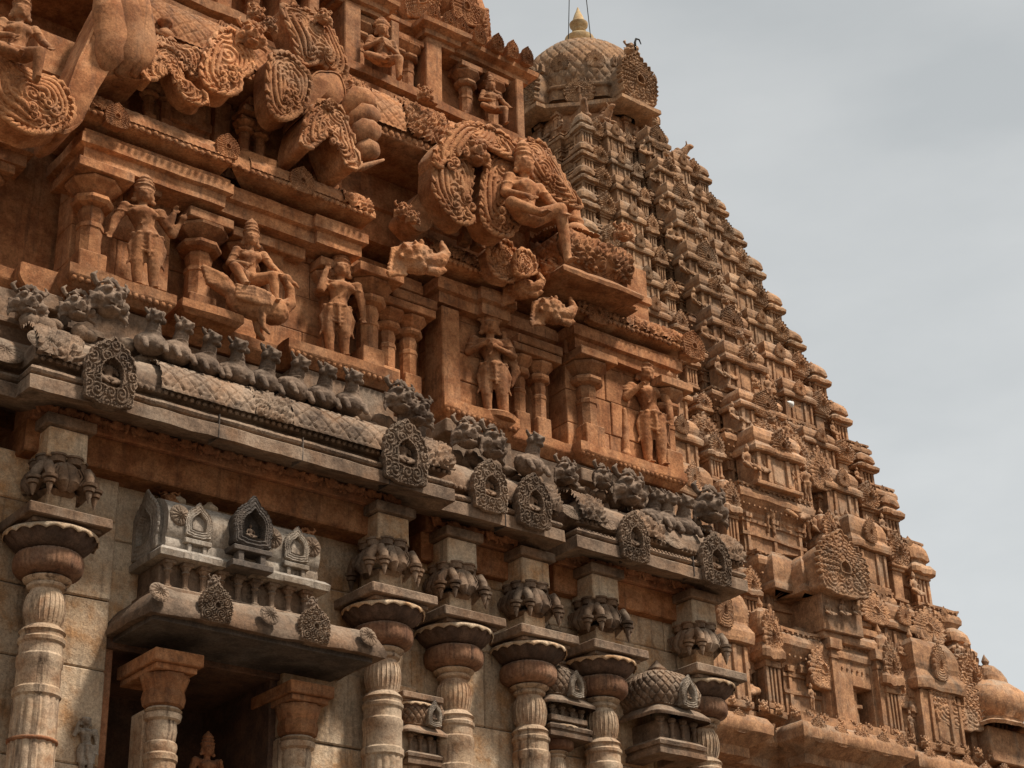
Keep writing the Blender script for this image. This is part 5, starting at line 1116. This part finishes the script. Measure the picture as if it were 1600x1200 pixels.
for k in range(len(CORN)-1):
    wt, zt = CORN[k]; wb, zb = CORN[k+1]; Sx = zt-zb; wi = wt-.24-.022*wt; kw, kz = KUT[k]
    pth = tplan(wt); TMt = M['tower_high'] if k < 6 else M['tower']
    o_ = wi-wt
    prof = [(o_-.04, 0), (o_+.10, 0), (o_+.12, .07*Sx), (o_+.04, .10*Sx), (o_+.0, .14*Sx), (o_, .34*Sx), (o_+.13, .345*Sx), (o_+.13, .385*Sx), (o_, .39*Sx), (o_, .52*Sx), (o_+.10, .525*Sx), (o_+.10, .56*Sx), (o_, .565*Sx), (o_, .60*Sx), (o_+.07, .62*Sx), (o_+.07, .67*Sx), (o_+.16, .70*Sx), (-.06, .80*Sx), (.02, .815*Sx), (.04, .87*Sx), (-.02, .92*Sx), (-.10, .945*Sx), (-.10, .965*Sx), (-.02, .97*Sx), (-.02, 1.0*Sx), (o_-.04, 1.01*Sx)]
    b = MB(); b.sweep([(o, zb+z) for o, z in prof], pth, closed=True, seg=.35, cap=False)
    st_ = baked('storey', b, TMt, TW, origin=(TX, TY, zb), amp=.045, sc=1.6)
    b = MB(); pp = tplan(wt-.05); dent_row(b, pp[:18], zb+.945*Sx, .34, .055); dent_row(b, pp[:18], zb+.70*Sx, .34, .05); dent_row(b, [pp[-17+i] for i in range(17)]+[pp[0]], zb+.945*Sx, .34, .055)
    baked('dentils', b, M['tower'], st_, amp=.02, kind='stuff')
    faces = [0] + ([1] if k <= 7 else [])
    kwid = .66+.09*kw; hs = (kz-zb)/.50            # shrine height from its eave level
    def facept(f, u, o):                            # u along the face, o outward distance from the centre
        return (TX+u, TY-o) if f == 0 else (TX-o, TY-u)
    for f in faces:
        rz = 0 if f == 0 else -PI/2
        def addp(name, me, u, o, z, sc_, jr=.0, **kk):
            x, y = facept(f, u, o); ob = put(name, me, st_, (x, y, z), rz+rt.uniform(-jr, jr), sc_)
            if k < 6: ob.material_slots[0].link = 'OBJECT'; ob.material_slots[0].material = M['tower_high']
            return ob
        cw = kw-kwid*.5
        if f == 0: addp('corner_shrine', TM['kuta'], cw, cw, zb, (kwid, kwid, hs), .03)
        addp('corner_shrine', TM['kuta'], -cw, cw, zb, (kwid, kwid, hs), .03)
        fo = wb-.55
        for sg in (-1, 1):
            if f == 1 and sg == 1: continue
            # niche pier with a carved gable, barrel shrine, narrow shrine
            hg = hs*rt.uniform(.92, 1.05)
            addp('niche_pier', TM['pier'], sg*.70*wb, fo-.25, zb, (kwid*.62, kwid*.7, hg*.5), .03)
            addp('gable', ME['gable_tower_small'], sg*.70*wb, fo+.12, zb+hg*.47, (kwid*.88, kwid*.8, hg*.44), .05)
            addp('carved_figure', ME['fig1'], sg*.80*wb, fo-.15, zb, hs*.45, .3)
            addp('barrel_shrine', TM['shala'], sg*.485*wb, fo-.05, zb, (.115*wb+.12, kwid*.9, hs*.95), .02)
            addp('gable', ME['gable_tower_ring'], sg*.485*wb, fo+kwid*.42, zb+hs*.55, (kwid*.5, kwid*.3, hs*.30))
            if rt.random() < .8: addp('carved_figure', ME['fig1'] if rt.random() < .5 else ME['fig0'], sg*.37*wb, fo-.3, zb, hs*.5, .3)
            addp('corner_shrine', TM['kuta'], sg*.27*wb, fo-.1, zb, (kwid*.72, kwid*.72, hs*rt.uniform(.85, .95)), .03)
            addp('corner_shrine', TM['kuta'], sg*.60*wb, fo-.45, zb, (kwid*.5, kwid*.5, hs*rt.uniform(.78, .9)), .05)
            addp('corner_shrine', TM['kuta'], sg*.385*wb, fo-.15, zb, (kwid*.42, kwid*.42, hs*rt.uniform(.6, .72)), .05)
            addp('gable', ME['gable_tower_small'], sg*.27*wb, fo+kwid*.26, zb+hs*.42, (kwid*.6, kwid*.4, hs*.38))
            addp('gable', ME['gable_tower_ring'], sg*.90*wt, wt+.0, zb+.82*Sx, (.30+.02*wt, .2, Sx*.18)); addp('gable', ME['gable_tower_ring'], sg*.42*wt, wt+.0, zb+.82*Sx, (.26+.015*wt, .2, Sx*.16))
            addp('gable', ME['gable_tower_ring'], sg*.52*wt, wt+.0, zb+.82*Sx, (.38+.02*wt, .2, Sx*.22))
        # projecting centre
        big = (k % 2 == 0)
        if k < 10:
            addp('barrel_shrine', TM['shala'], 0, wb+.02*wb, zb, (.15*wb+.1, kwid*1.15, hs*1.05))
            addp('gable', ME['gable_tower_small' if not big else 'gable_tower'], rt.uniform(-.05, .2)*kwid, wb+.02*wb+kwid*.45, zb+hs*(.42 if big else .5), (kwid*(1.1 if big else .8), kwid*.9, hs*(.6 if big else .45)))
            addp('lion_crest', ME['fig_tower_mask'], 0, wb+.02*wb+kwid*.3, zb+hs*1.08, kwid*.42)
            for u in (-.17, -.11, .12, .18): addp('carved_figure', ME['fig0' if u > 0 else 'fig1'], u*wb, wb+.06*wb, zb, hs*.62, .3)
        n = 13
        for i in range(n):
            u = (i-(n-1)/2)/((n-1)/2)*.93
            addp('pilaster', TM['pil'], u*wt, wi+(.05*wt if abs(u) < .2 else (0 if abs(u) > .8 or .36 < abs(u) < .6 else -.06*wt))+.02, zb+.13*Sx, (.13+.012*wt, .13+.012*wt, Sx*.5))
# solid core
b = MB()
for (w0, z0), (w1, z1) in zip(CORN[:-1], CORN[1:]): ch = w0*.93-.26-.022*w0; b.box(TX-ch, TX+ch, TY-ch, TY+ch, z1, z0-.01, 0); ch = w0*.93-.12; b.box(TX-ch, TX+ch, TY-ch, TY+ch, z0-.14, z0-.02, 0)
b.box(TX-12.6, TX+12.6, TY-12.6, TY+12.6, 0, 22.9, 0)
baked('tower_core', b, M['tower'], TW, amp=0)
# great wall below the pyramid
b = MB(); b.sweep([(-1.3, 14), (-1.2, 14), (-1.2, 20.9), (-.3, 21.0), (-.3, 21.4), (.35, 21.8), (.45, 21.9), (.48, 22.3), (.30, 22.6), (.0, 22.75), (0, 22.95), (-.35, 22.96), (-.4, 23.3), (-1.2, 23.3)], tplan(14.2), closed=True, seg=.35, cap=False)
baked('great_cornice', b, M['tower'], TW, amp=.035, sc=1.6, smooth=True, sharp=40)

# ---- large carvings of the lowest storeys, each at its own place
def tg(key, pxl, pxr, pyb, pyt, y, depth=1.0, rz=0, name='gable'):
    a = at(pxl, pyb, y); c = at(pxr, pyb, y); m_ = at((pxl+pxr)/2, pyb, y); top = at((pxl+pxr)/2, pyt, y)[2]
    return put(name, ME[key], TW, ((a[0]+c[0])/2, y, m_[2]), rz, (c[0]-a[0], depth, top-m_[2]))
tg('gable_tower', 1281, 1362, 932, 838, 51.0, 1.6); tg('gable_tower', 1135, 1190, 1052, 938, 52.4); tg('gable_tower', 1460, 1542, 1140, 1042, 51.6, 1.2)
tg('gable_tower_small', 1268, 1312, 1076, 1012, 52.0, .6); tg('gable_tower_small', 1388, 1432, 1105, 1048, 52.0, .6); tg('gable_tower_small', 1350, 1392, 975, 930, 52.5, .5); tg('gable_tower_small', 1430, 1478, 1005, 955, 52.6, .5)
tg('gable_tower_small', 1080, 1128, 700, 650, 55.2, .8); tg('gable_tower_small', 1178, 1238, 708, 655, 54.5, .9); tg('gable_tower_small', 1232, 1268, 732, 682, 54.0, .8); tg('gable_tower_small', 1268, 1302, 765, 705, 54.6, .7)
def tbarrel(pxl, pxr, pyb, y, dep, h, mat='tower', lat=True, name='barrel_roof'):
    a = at(pxl, pyb, y); c = at(pxr, pyb, y); z = a[2]*.5+c[2]*.5
    pr = [(-dep, z-.05), (-.15, z), (0, z+.05), (0, z+.12*h), (-.12, z+.2*h), (-.05, z+.3*h), (0, z+.5*h), (-.08*dep, z+.72*h), (-.3*dep, z+.92*h), (-.6*dep, z+h), (-dep, z+h)]
    o = baked(name, MB().sweep(pr, [(a[0], y+dep), (a[0], y), (c[0], y), (c[0], y+dep)], seg=.25), M[mat], TW, amp=.03, sc=2, smooth=True, sharp=50)
    if lat: baked('carved_band', skin(a[0]+.05, c[0]-.05, y, [(o_+.02, z_) for o_, z_ in pr[4:9]], 'lattice', cell=.62, dep=.06, du=.05), M[mat], TW, amp=.01, smooth=True)
    return a[0], c[0], z
tbarrel(1212, 1262, 925, 52.6, 2.2, 2.3, lat=False); tbarrel(1258, 1290, 928, 51.9, 2.0, 2.2, lat=False); tbarrel(1252, 1318, 1060, 52.3, 1.6, 2.6, lat=False); tbarrel(1380, 1432, 1092, 52.3, 1.6, 2.4, lat=False)
# porch with the dark doorway in the centre of the lowest storey
dp = put('door_pavilion', None, TW, (63, 52, 23))
a = at(1287, 998, 51.8); c = at(1400, 1022, 51.8); z = (a[2]+c[2])/2
baked('porch_cornice', MB().sweep([(-1.5, z-.1), (-.35, z-.05), (-.05, z), (0, z+.1), (-.03, z+.35), (-.25, z+.6), (-.45, z+.62), (-.45, z+.75), (-.3, z+.8), (-.3, z+1.1), (-1.5, z+1.1)], [(a[0], 53.6), (a[0], 51.8), (c[0], 51.8), (c[0], 53.6)], seg=.25), M['tower'], dp, amp=.03, sc=2)
zd = at(1350, 1143, 52.1)[2]
xs = [at(px, 1130, 52.1)[0] for px in (1302, 1340, 1369, 1402)]
b = MB(); b.box(xs[0], xs[1], 52.1, 53.6, zd-.3, z+.05, .03); b.box(xs[2], xs[3], 52.1, 53.6, zd-.3, z+.05, .03); ztop = at(1348, 1075, 52.1)[2]; b.box(xs[1]-.05, xs[2]+.05, 52.13, 53.6, ztop, z+.04, .03)
for i, (x0_, x1_, z0_, z1_) in enumerate(((xs[0], xs[1], zd-.3, z+.05), (xs[2], xs[3], zd-.3, z+.05), (xs[1]+.003, xs[2]-.003, ztop, z+.04))):
    baked('door_jamb' if i < 2 else 'door_lintel', MB().box(x0_, x1_, 52.1+.03*(i == 2), 53.6, z0_, z1_, .03), M['tower'], dp, amp=.02)
baked('doorway', MB().box(xs[1], xs[2], 53.3, 53.6, zd-.3, ztop, .0), M['dark'], dp, amp=0)
for px in (1312, 1382):
    q = at(px, 1135, 51.95); put('pilaster', TM['pil'], dp, (q[0], 52.0, zd-.1), 0, (.5, .5, z-zd+.1))
baked('door_sill', MB().sweep([(-1.2, zd-.55), (0, zd-.5), (.05, zd-.35), (0, zd-.2), (-.1, zd-.15), (-1.2, zd-.1)], [(xs[0]-1.6, 53.5), (xs[0]-1.6, 51.9), (xs[3]+2.0, 51.9), (xs[3]+2.0, 53.5)], seg=.3), M['tower'], dp, amp=.03)
# block below the great gable
a = at(1288, 975, 51.6); c = at(1350, 990, 51.6)
baked('gable_block', MB().box(a[0], c[0], 51.6, 54, a[2]-.2, at(1320, 932, 51.6)[2]+.1, .04), M['tower'], TW, amp=.03)
for px in (1296, 1318, 1340): q = at(px, 975, 51.5); put('carved_figure', ME['fig1'], TW, (q[0], 51.45, q[2]), rt.uniform(-.3, .3), 1.2)
# sculpted group in the niche above, left of the great gable
for px, pyb, pyt, kf in ((1205, 835, 765, 'fig0'), (1222, 830, 770, 'fig0'), (1242, 838, 762, 'fig1'), (1262, 842, 790, 'fig0'), (1275, 850, 800, 'fig1'), (1215, 640, 600, 'fig1'), (1190, 625, 585, 'fig0'), (1238, 650, 612, 'fig1'), (1092, 430, 395, 'fig1'), (1108, 440, 405, 'fig0'), (1138, 545, 510, 'fig1'), (1160, 552, 515, 'fig0'),
                         (1310, 836, 800, 'fig1'), (1330, 845, 805, 'fig0'), (1385, 870, 838, 'fig1'), (1500, 1040, 1008, 'fig1'), (1410, 1035, 1005, 'fig1'), (1130, 730, 690, 'fig1'), (1270, 1110, 1070, 'fig0'), (1425, 1150, 1112, 'fig0')):
    y = 66-np.interp(pyb, [217, 1110], [3.8, 14.2])-.6; q = at(px, pyb, y); h = at(px, pyt, y)[2]-q[2]
    put('carved_figure', ME[kf], TW, q, rt.uniform(-.3, .3), h*1.05)
q = at(1575, 1165, 51.6)
kd = put('domed_shrine', None, TW, (q[0], 52.2, q[2]))
square_dome('dome', q[0], 52.6, at(1575, 1135, 51.6)[2]-.3, 2.6, [(.75, 0), (.78, .06), (.60, .16), (.58, .22), (.70, .36), (.74, .55), (.66, .78), (.45, .95), (.2, 1.02), (.1, 1.03)], 'tower', kd, amp=.03)
q2 = at(1562, 1078, 52.4); b = MB(); b.lathe([(.1, 0), (.35, .1), (.42, .35), (.3, .6), (.12, .75), (.18, .85), (.02, 1.3)], 16); b.xf(lambda v: v+np.array([q2[0], 52.6, q2[2]-.3])); baked('finial', b, M['tower'], kd, amp=.01, smooth=True)
baked('shrine_wall', MB().box(q[0]-1.6, q[0]+1.6, 51.4, 54, 22.9, at(1575, 1135, 51.6)[2]-.25, .05), M['tower'], kd, amp=.03)
for i, x in enumerate(np.arange(53.0, 72.5, 1.35)):
    inb = abs(x-TX) < 3.2; put('gable', ME['gable_tower_small' if i % 2 else 'gable_tower_ring'], TW, (x, 50.72 if inb else (51.45 if not 3.2 < abs(x-TX) < 5.2 else 52.3), 21.75), 0, (.95, .5, 1.0+.15*(i % 2)))
x = 47.0
while x < 73: put('carved_beast', ME['fig_tower_mask'], TW, (x, 51.55, 22.9), rt.uniform(-.2, .2), .55); x += .95

# ------------------------------------------------------------------ dome
DZ = 59.2
baked('platform', MB().sweep([(-.35, 0+DZ), (0, DZ), (.05, DZ+.15), (-.1, DZ+.2), (-.1, DZ+.45), (0, DZ+.5), (-.2, DZ+.6), (-.35, DZ+.6)], tplan(4.15), closed=True, cap=False), M['tower'], TW, amp=.03, sc=2)
baked('platform_core', MB().box(TX-3.8, TX+3.8, TY-3.8, TY+3.8, DZ-.2, DZ+.55, .05), M['tower'], TW, amp=.02)
baked('neck_core', MB().box(TX-3.1, TX+2.7, TY-2.9, TY+2.9, DZ+.5, 63.0, .05), M['tower'], TW, amp=.02)
neck = put('dome_neck', None, TW, (TX, TY, DZ+.5))
def octp(r, c=.34):
    q_ = []
    for k in range(4):
        a = k*PI/2; c_, s_ = round(math.cos(a)), round(math.sin(a))
        for x, y in ((-c*r, -r), (c*r, -r)): q_.append((TX-.25+x*c_-y*s_, TY+x*s_+y*c_))
    return q_
baked('neck_wall', MB().sweep([(-3, 59.6), (0, 59.6), (0, 61.5), (-3, 61.5)], octp(3.4, .45), closed=True, cap=False), M['tower'], neck, amp=.02)
for x in (-1.5, 0.0, 1.5):
    put('pilaster', TM['pil'], neck, (TX-.25+x, TY-3.45, 59.7), 0, (.36, .36, 1.8)); put('pilaster', TM['pil'], neck, (TX-.25-3.45, TY-x, 59.7), -PI/2, (.36, .36, 1.8))
for x in (-.75, .75, 1.9): put('carved_figure', ME['fig0'], neck, (TX-.25+x, TY-3.6, 59.75), 0, 1.5); put('carved_figure', ME['fig1'], neck, (TX-.25-3.6, TY-x, 59.75), -PI/2, 1.4)
eave = [(-1.1, 61.45), (-.5, 61.4), (-.05, 61.55), (0, 61.6), (.0, 61.85), (-.3, 62.05), (-.7, 62.2), (-.75, 62.45), (-.65, 62.5), (-.72, 62.75), (-1.1, 62.8)]
cross = []
for k in range(4):
    a = k*PI/2; c_, s_ = round(math.cos(a)), round(math.sin(a))
    for x, y in ((-1.5, -4.95), (1.5, -4.95), (1.5, -4.3), (3.0, -3.0)): cross.append((TX-.25+x*c_-y*s_, TY+x*s_+y*c_))
# reorder so each side starts with its left inner corner
pl = []
for k in range(4):
    a = k*PI/2; c_, s_ = round(math.cos(a)), round(math.sin(a))
    for x, y in ((-1.5, -4.3), (-1.5, -4.95), (1.5, -4.95), (1.5, -4.3)): pl.append((TX-.25+x*c_-y*s_, TY+x*s_+y*c_))
baked('dome_eave', MB().sweep(eave, pl, closed=True, cap=False, seg=.25), M['tower_high'], TW, amp=.03, sc=2, smooth=True, sharp=40)
pr = [(3.9, 62.3), (3.9, 62.6), (3.8, 63.0), (4.0, 63.05), (4.05, 63.25), (3.85, 63.3), (3.92, 63.6), (4.02, 64.1), (4.04, 64.7), (3.92, 65.4), (3.68, 66.1), (3.28, 66.8), (2.73, 67.4), (2.05, 67.88), (1.3, 68.2), (.8, 68.3)]
sv = np.linspace(0, 1, 110); pr = np.array(pr); d_ = np.r_[0, np.cumsum(np.hypot(*np.diff(pr, axis=0).T))]; d_ /= d_[-1]
r_i = np.interp(sv, d_, pr[:, 0]); z_i = np.interp(sv, d_, pr[:, 1]); th = np.linspace(0, 2*PI, 360, endpoint=False)
TH, SV = np.meshgrid(th, sv, indexing='ij'); RI = r_i[None, :]+0*TH; ZI = z_i[None, :]+0*TH
oc_ = np.maximum(np.abs(np.cos(TH)), np.maximum(np.abs(np.sin(TH)), (np.abs(np.cos(TH))+np.abs(np.sin(TH)))/math.sqrt(2)))
wgt = np.clip((64.0-ZI)/1.0, .12, 1); RI = RI*(1-wgt+wgt*.98/oc_)
la = (TH*40/(2*PI)+(ZI-63.3)*1.15) % 1; lb = (TH*40/(2*PI)-(ZI-63.3)*1.15) % 1
mm = np.minimum(np.minimum(la, 1-la), np.minimum(lb, 1-lb)); RI = RI - .11*np.clip(1-mm/.13, 0, 1)*(ZI > 63.5)
b = MB(); b.grid(np.stack([TX-.25+RI*np.cos(TH), TY+RI*np.sin(TH), ZI], -1), closeu=True)
baked('dome', b, M['tower_high'], TW, amp=.02, sc=3, smooth=True)
DX = TX-.25
for k in (1, 2, 3, 4):
    a = k*PI/2-PI; nx_, ny_ = math.sin(a), -math.cos(a)
    put('gable', ME['gable_tower'], TW, (DX+4.75*nx_, TY+4.75*ny_, 61.95), a, (3.0, 2.4, 3.2)); put('lion_crest', ME['fig_tower_mask'], TW, (DX+4.45*nx_, TY+4.45*ny_, 65.2), a, (1.3, 1.2, 1.1))
    for u in (-1.55, -1.1, 1.1, 1.55): put('leaf_crest', ME['gable_tower_small'], TW, (DX+4.6*nx_+u*abs(ny_), TY+4.6*ny_+u*abs(nx_), 64.3-abs(u)*.5+.4), a, (.35, .3, .7))
    a2 = a+PI/4; nx_, ny_ = math.sin(a2), -math.cos(a2)
    put('gable', ME['gable_tower_small'], TW, (DX+3.95*nx_, TY+3.95*ny_, 61.95), a2, (1.8, .8, 1.7))
    for s_ in (-.26, .26): nx2, ny2 = math.sin(a2+s_), -math.cos(a2+s_); put('rosette', ME['gable_tower_ring'], TW, (DX+4.02*nx2, TY+4.02*ny2, 64.3), a2+s_, (1.15, .5, 1.15))
# gilded pot finial and the rods beside it
g_ = MB(); g_.lathe([(.9, 0), (.95, .12), (.6, .2), (.5, .3), (.75, .45), (.95, .75), (1.0, .95), (.98, 1.02), (.85, 1.05), (.82, 1.15), (.55, 1.3), (.35, 1.45), (.42, 1.5), (.46, 1.62), (.38, 1.7), (.42, 1.76), (.60, 1.95), (.62, 2.1), (.5, 2.15), (.42, 2.3), (.28, 2.7), (.12, 3.05), (.03, 3.3)], 32)
thing('pot_finial', 'gilded pot-shaped finial standing on top of the dome', 'finial', (DX-.05, TY, 68.2), g_.mesh('pot_finial', M['gold'], smooth=True, sharp=45), scale=(.92, .92, 1.08))
for (p0, p1), lb_ in zip((((890, -30), (888, 68)), ((913, -30), (925, 78))), ('thin dark rod rising left of the gilded finial', 'thin dark rod rising right of the gilded finial')):
    y = 64.6; a = at(*p0, y); c = at(*p1, y); bb = MB(); bb.tube([a-c, (0, 0, 0)], .028, 6); thing('lightning_rod', lb_, 'rod', c, bb.mesh('rod', M['iron']), 'rods beside the dome finial')
q = at(993, 78, 61.2); b = MB(); b.tube([(0, 0, 0), (0, 0, .55), (.1, 0, .85), (.35, 0, .9), (.48, 0, .62)], [.07, .07, .06, .05, .03], 8)
thing('iron_hook', 'dark curved iron hook above the right gable of the dome', 'hook', q, b.mesh('hook', M['iron'], smooth=True))
# crouching bulls on the corners of the platform
def bull():
    b = MB(); b.ell((0, .1, .38), (.26, .5, .28), 14); b.cap((0, -.25, .5), (0, -.42, .72), .2, .15); b.ell((0, -.52, .76), (.13, .22, .13), 10); b.ell((0, .0, .68), (.12, .16, .12), 8)
    for s_ in (-1, 1): b.tube([(s_*.1, -.42, .86), (s_*.18, -.42, 1.0), (s_*.1, -.42, 1.08)], [.04, .03, .01], 6); b.cap((s_*.2, -.3, .18), (s_*.2, -.5, .06), .1, .07); b.ell((s_*.24, .35, .18), (.12, .25, .16), 8)
    return b
bm_ = remesh(bull(), 'bull', M['tower'], .04, 1, amp=.02)
for (dx, dy, rz), wh in zip(((-3.5, -3.6, -.7), (-2.3, -3.9, 0), (3.6, -3.7, .7), (-3.9, 2.2, -1.5)), ('front left corner of the platform under the dome', 'front edge of the platform, right of the corner bull', 'right corner of the platform under the dome', 'left edge of the platform, partly hidden')):
    thing('stone_bull', 'crouching stone bull at the '+wh, 'bull statue', (TX+dx, TY+dy, 59.8), bm_, 'bulls on the dome platform', rz=rz, scale=1.35)
# a white bird resting on the tower
q = at(1236, 637, 55.2); b = MB(); b.ell((0, 0, .15), (.22, .12, .12), 10); b.ell((.2, 0, .28), (.09, .08, .08), 8); b.tube([(-.15, 0, .15), (-.4, 0, .1)], [.08, .02], 6); b.tube([(.27, 0, .28), (.36, 0, .26)], [.025, .006], 5)
thing('bird', 'small white bird resting on a tower gable', 'bird', q, remesh(b, 'bird', M['feather'], .02, 1), rz=.4, scale=1.3)
for o in list(TW.children):
    if o.name.startswith(('gable', 'lion_crest', 'leaf_crest', 'rosette')) and WORLD[o.name][2] > 60 and o.material_slots: o.material_slots[0].link = 'OBJECT'; o.material_slots[0].material = M['tower_high']
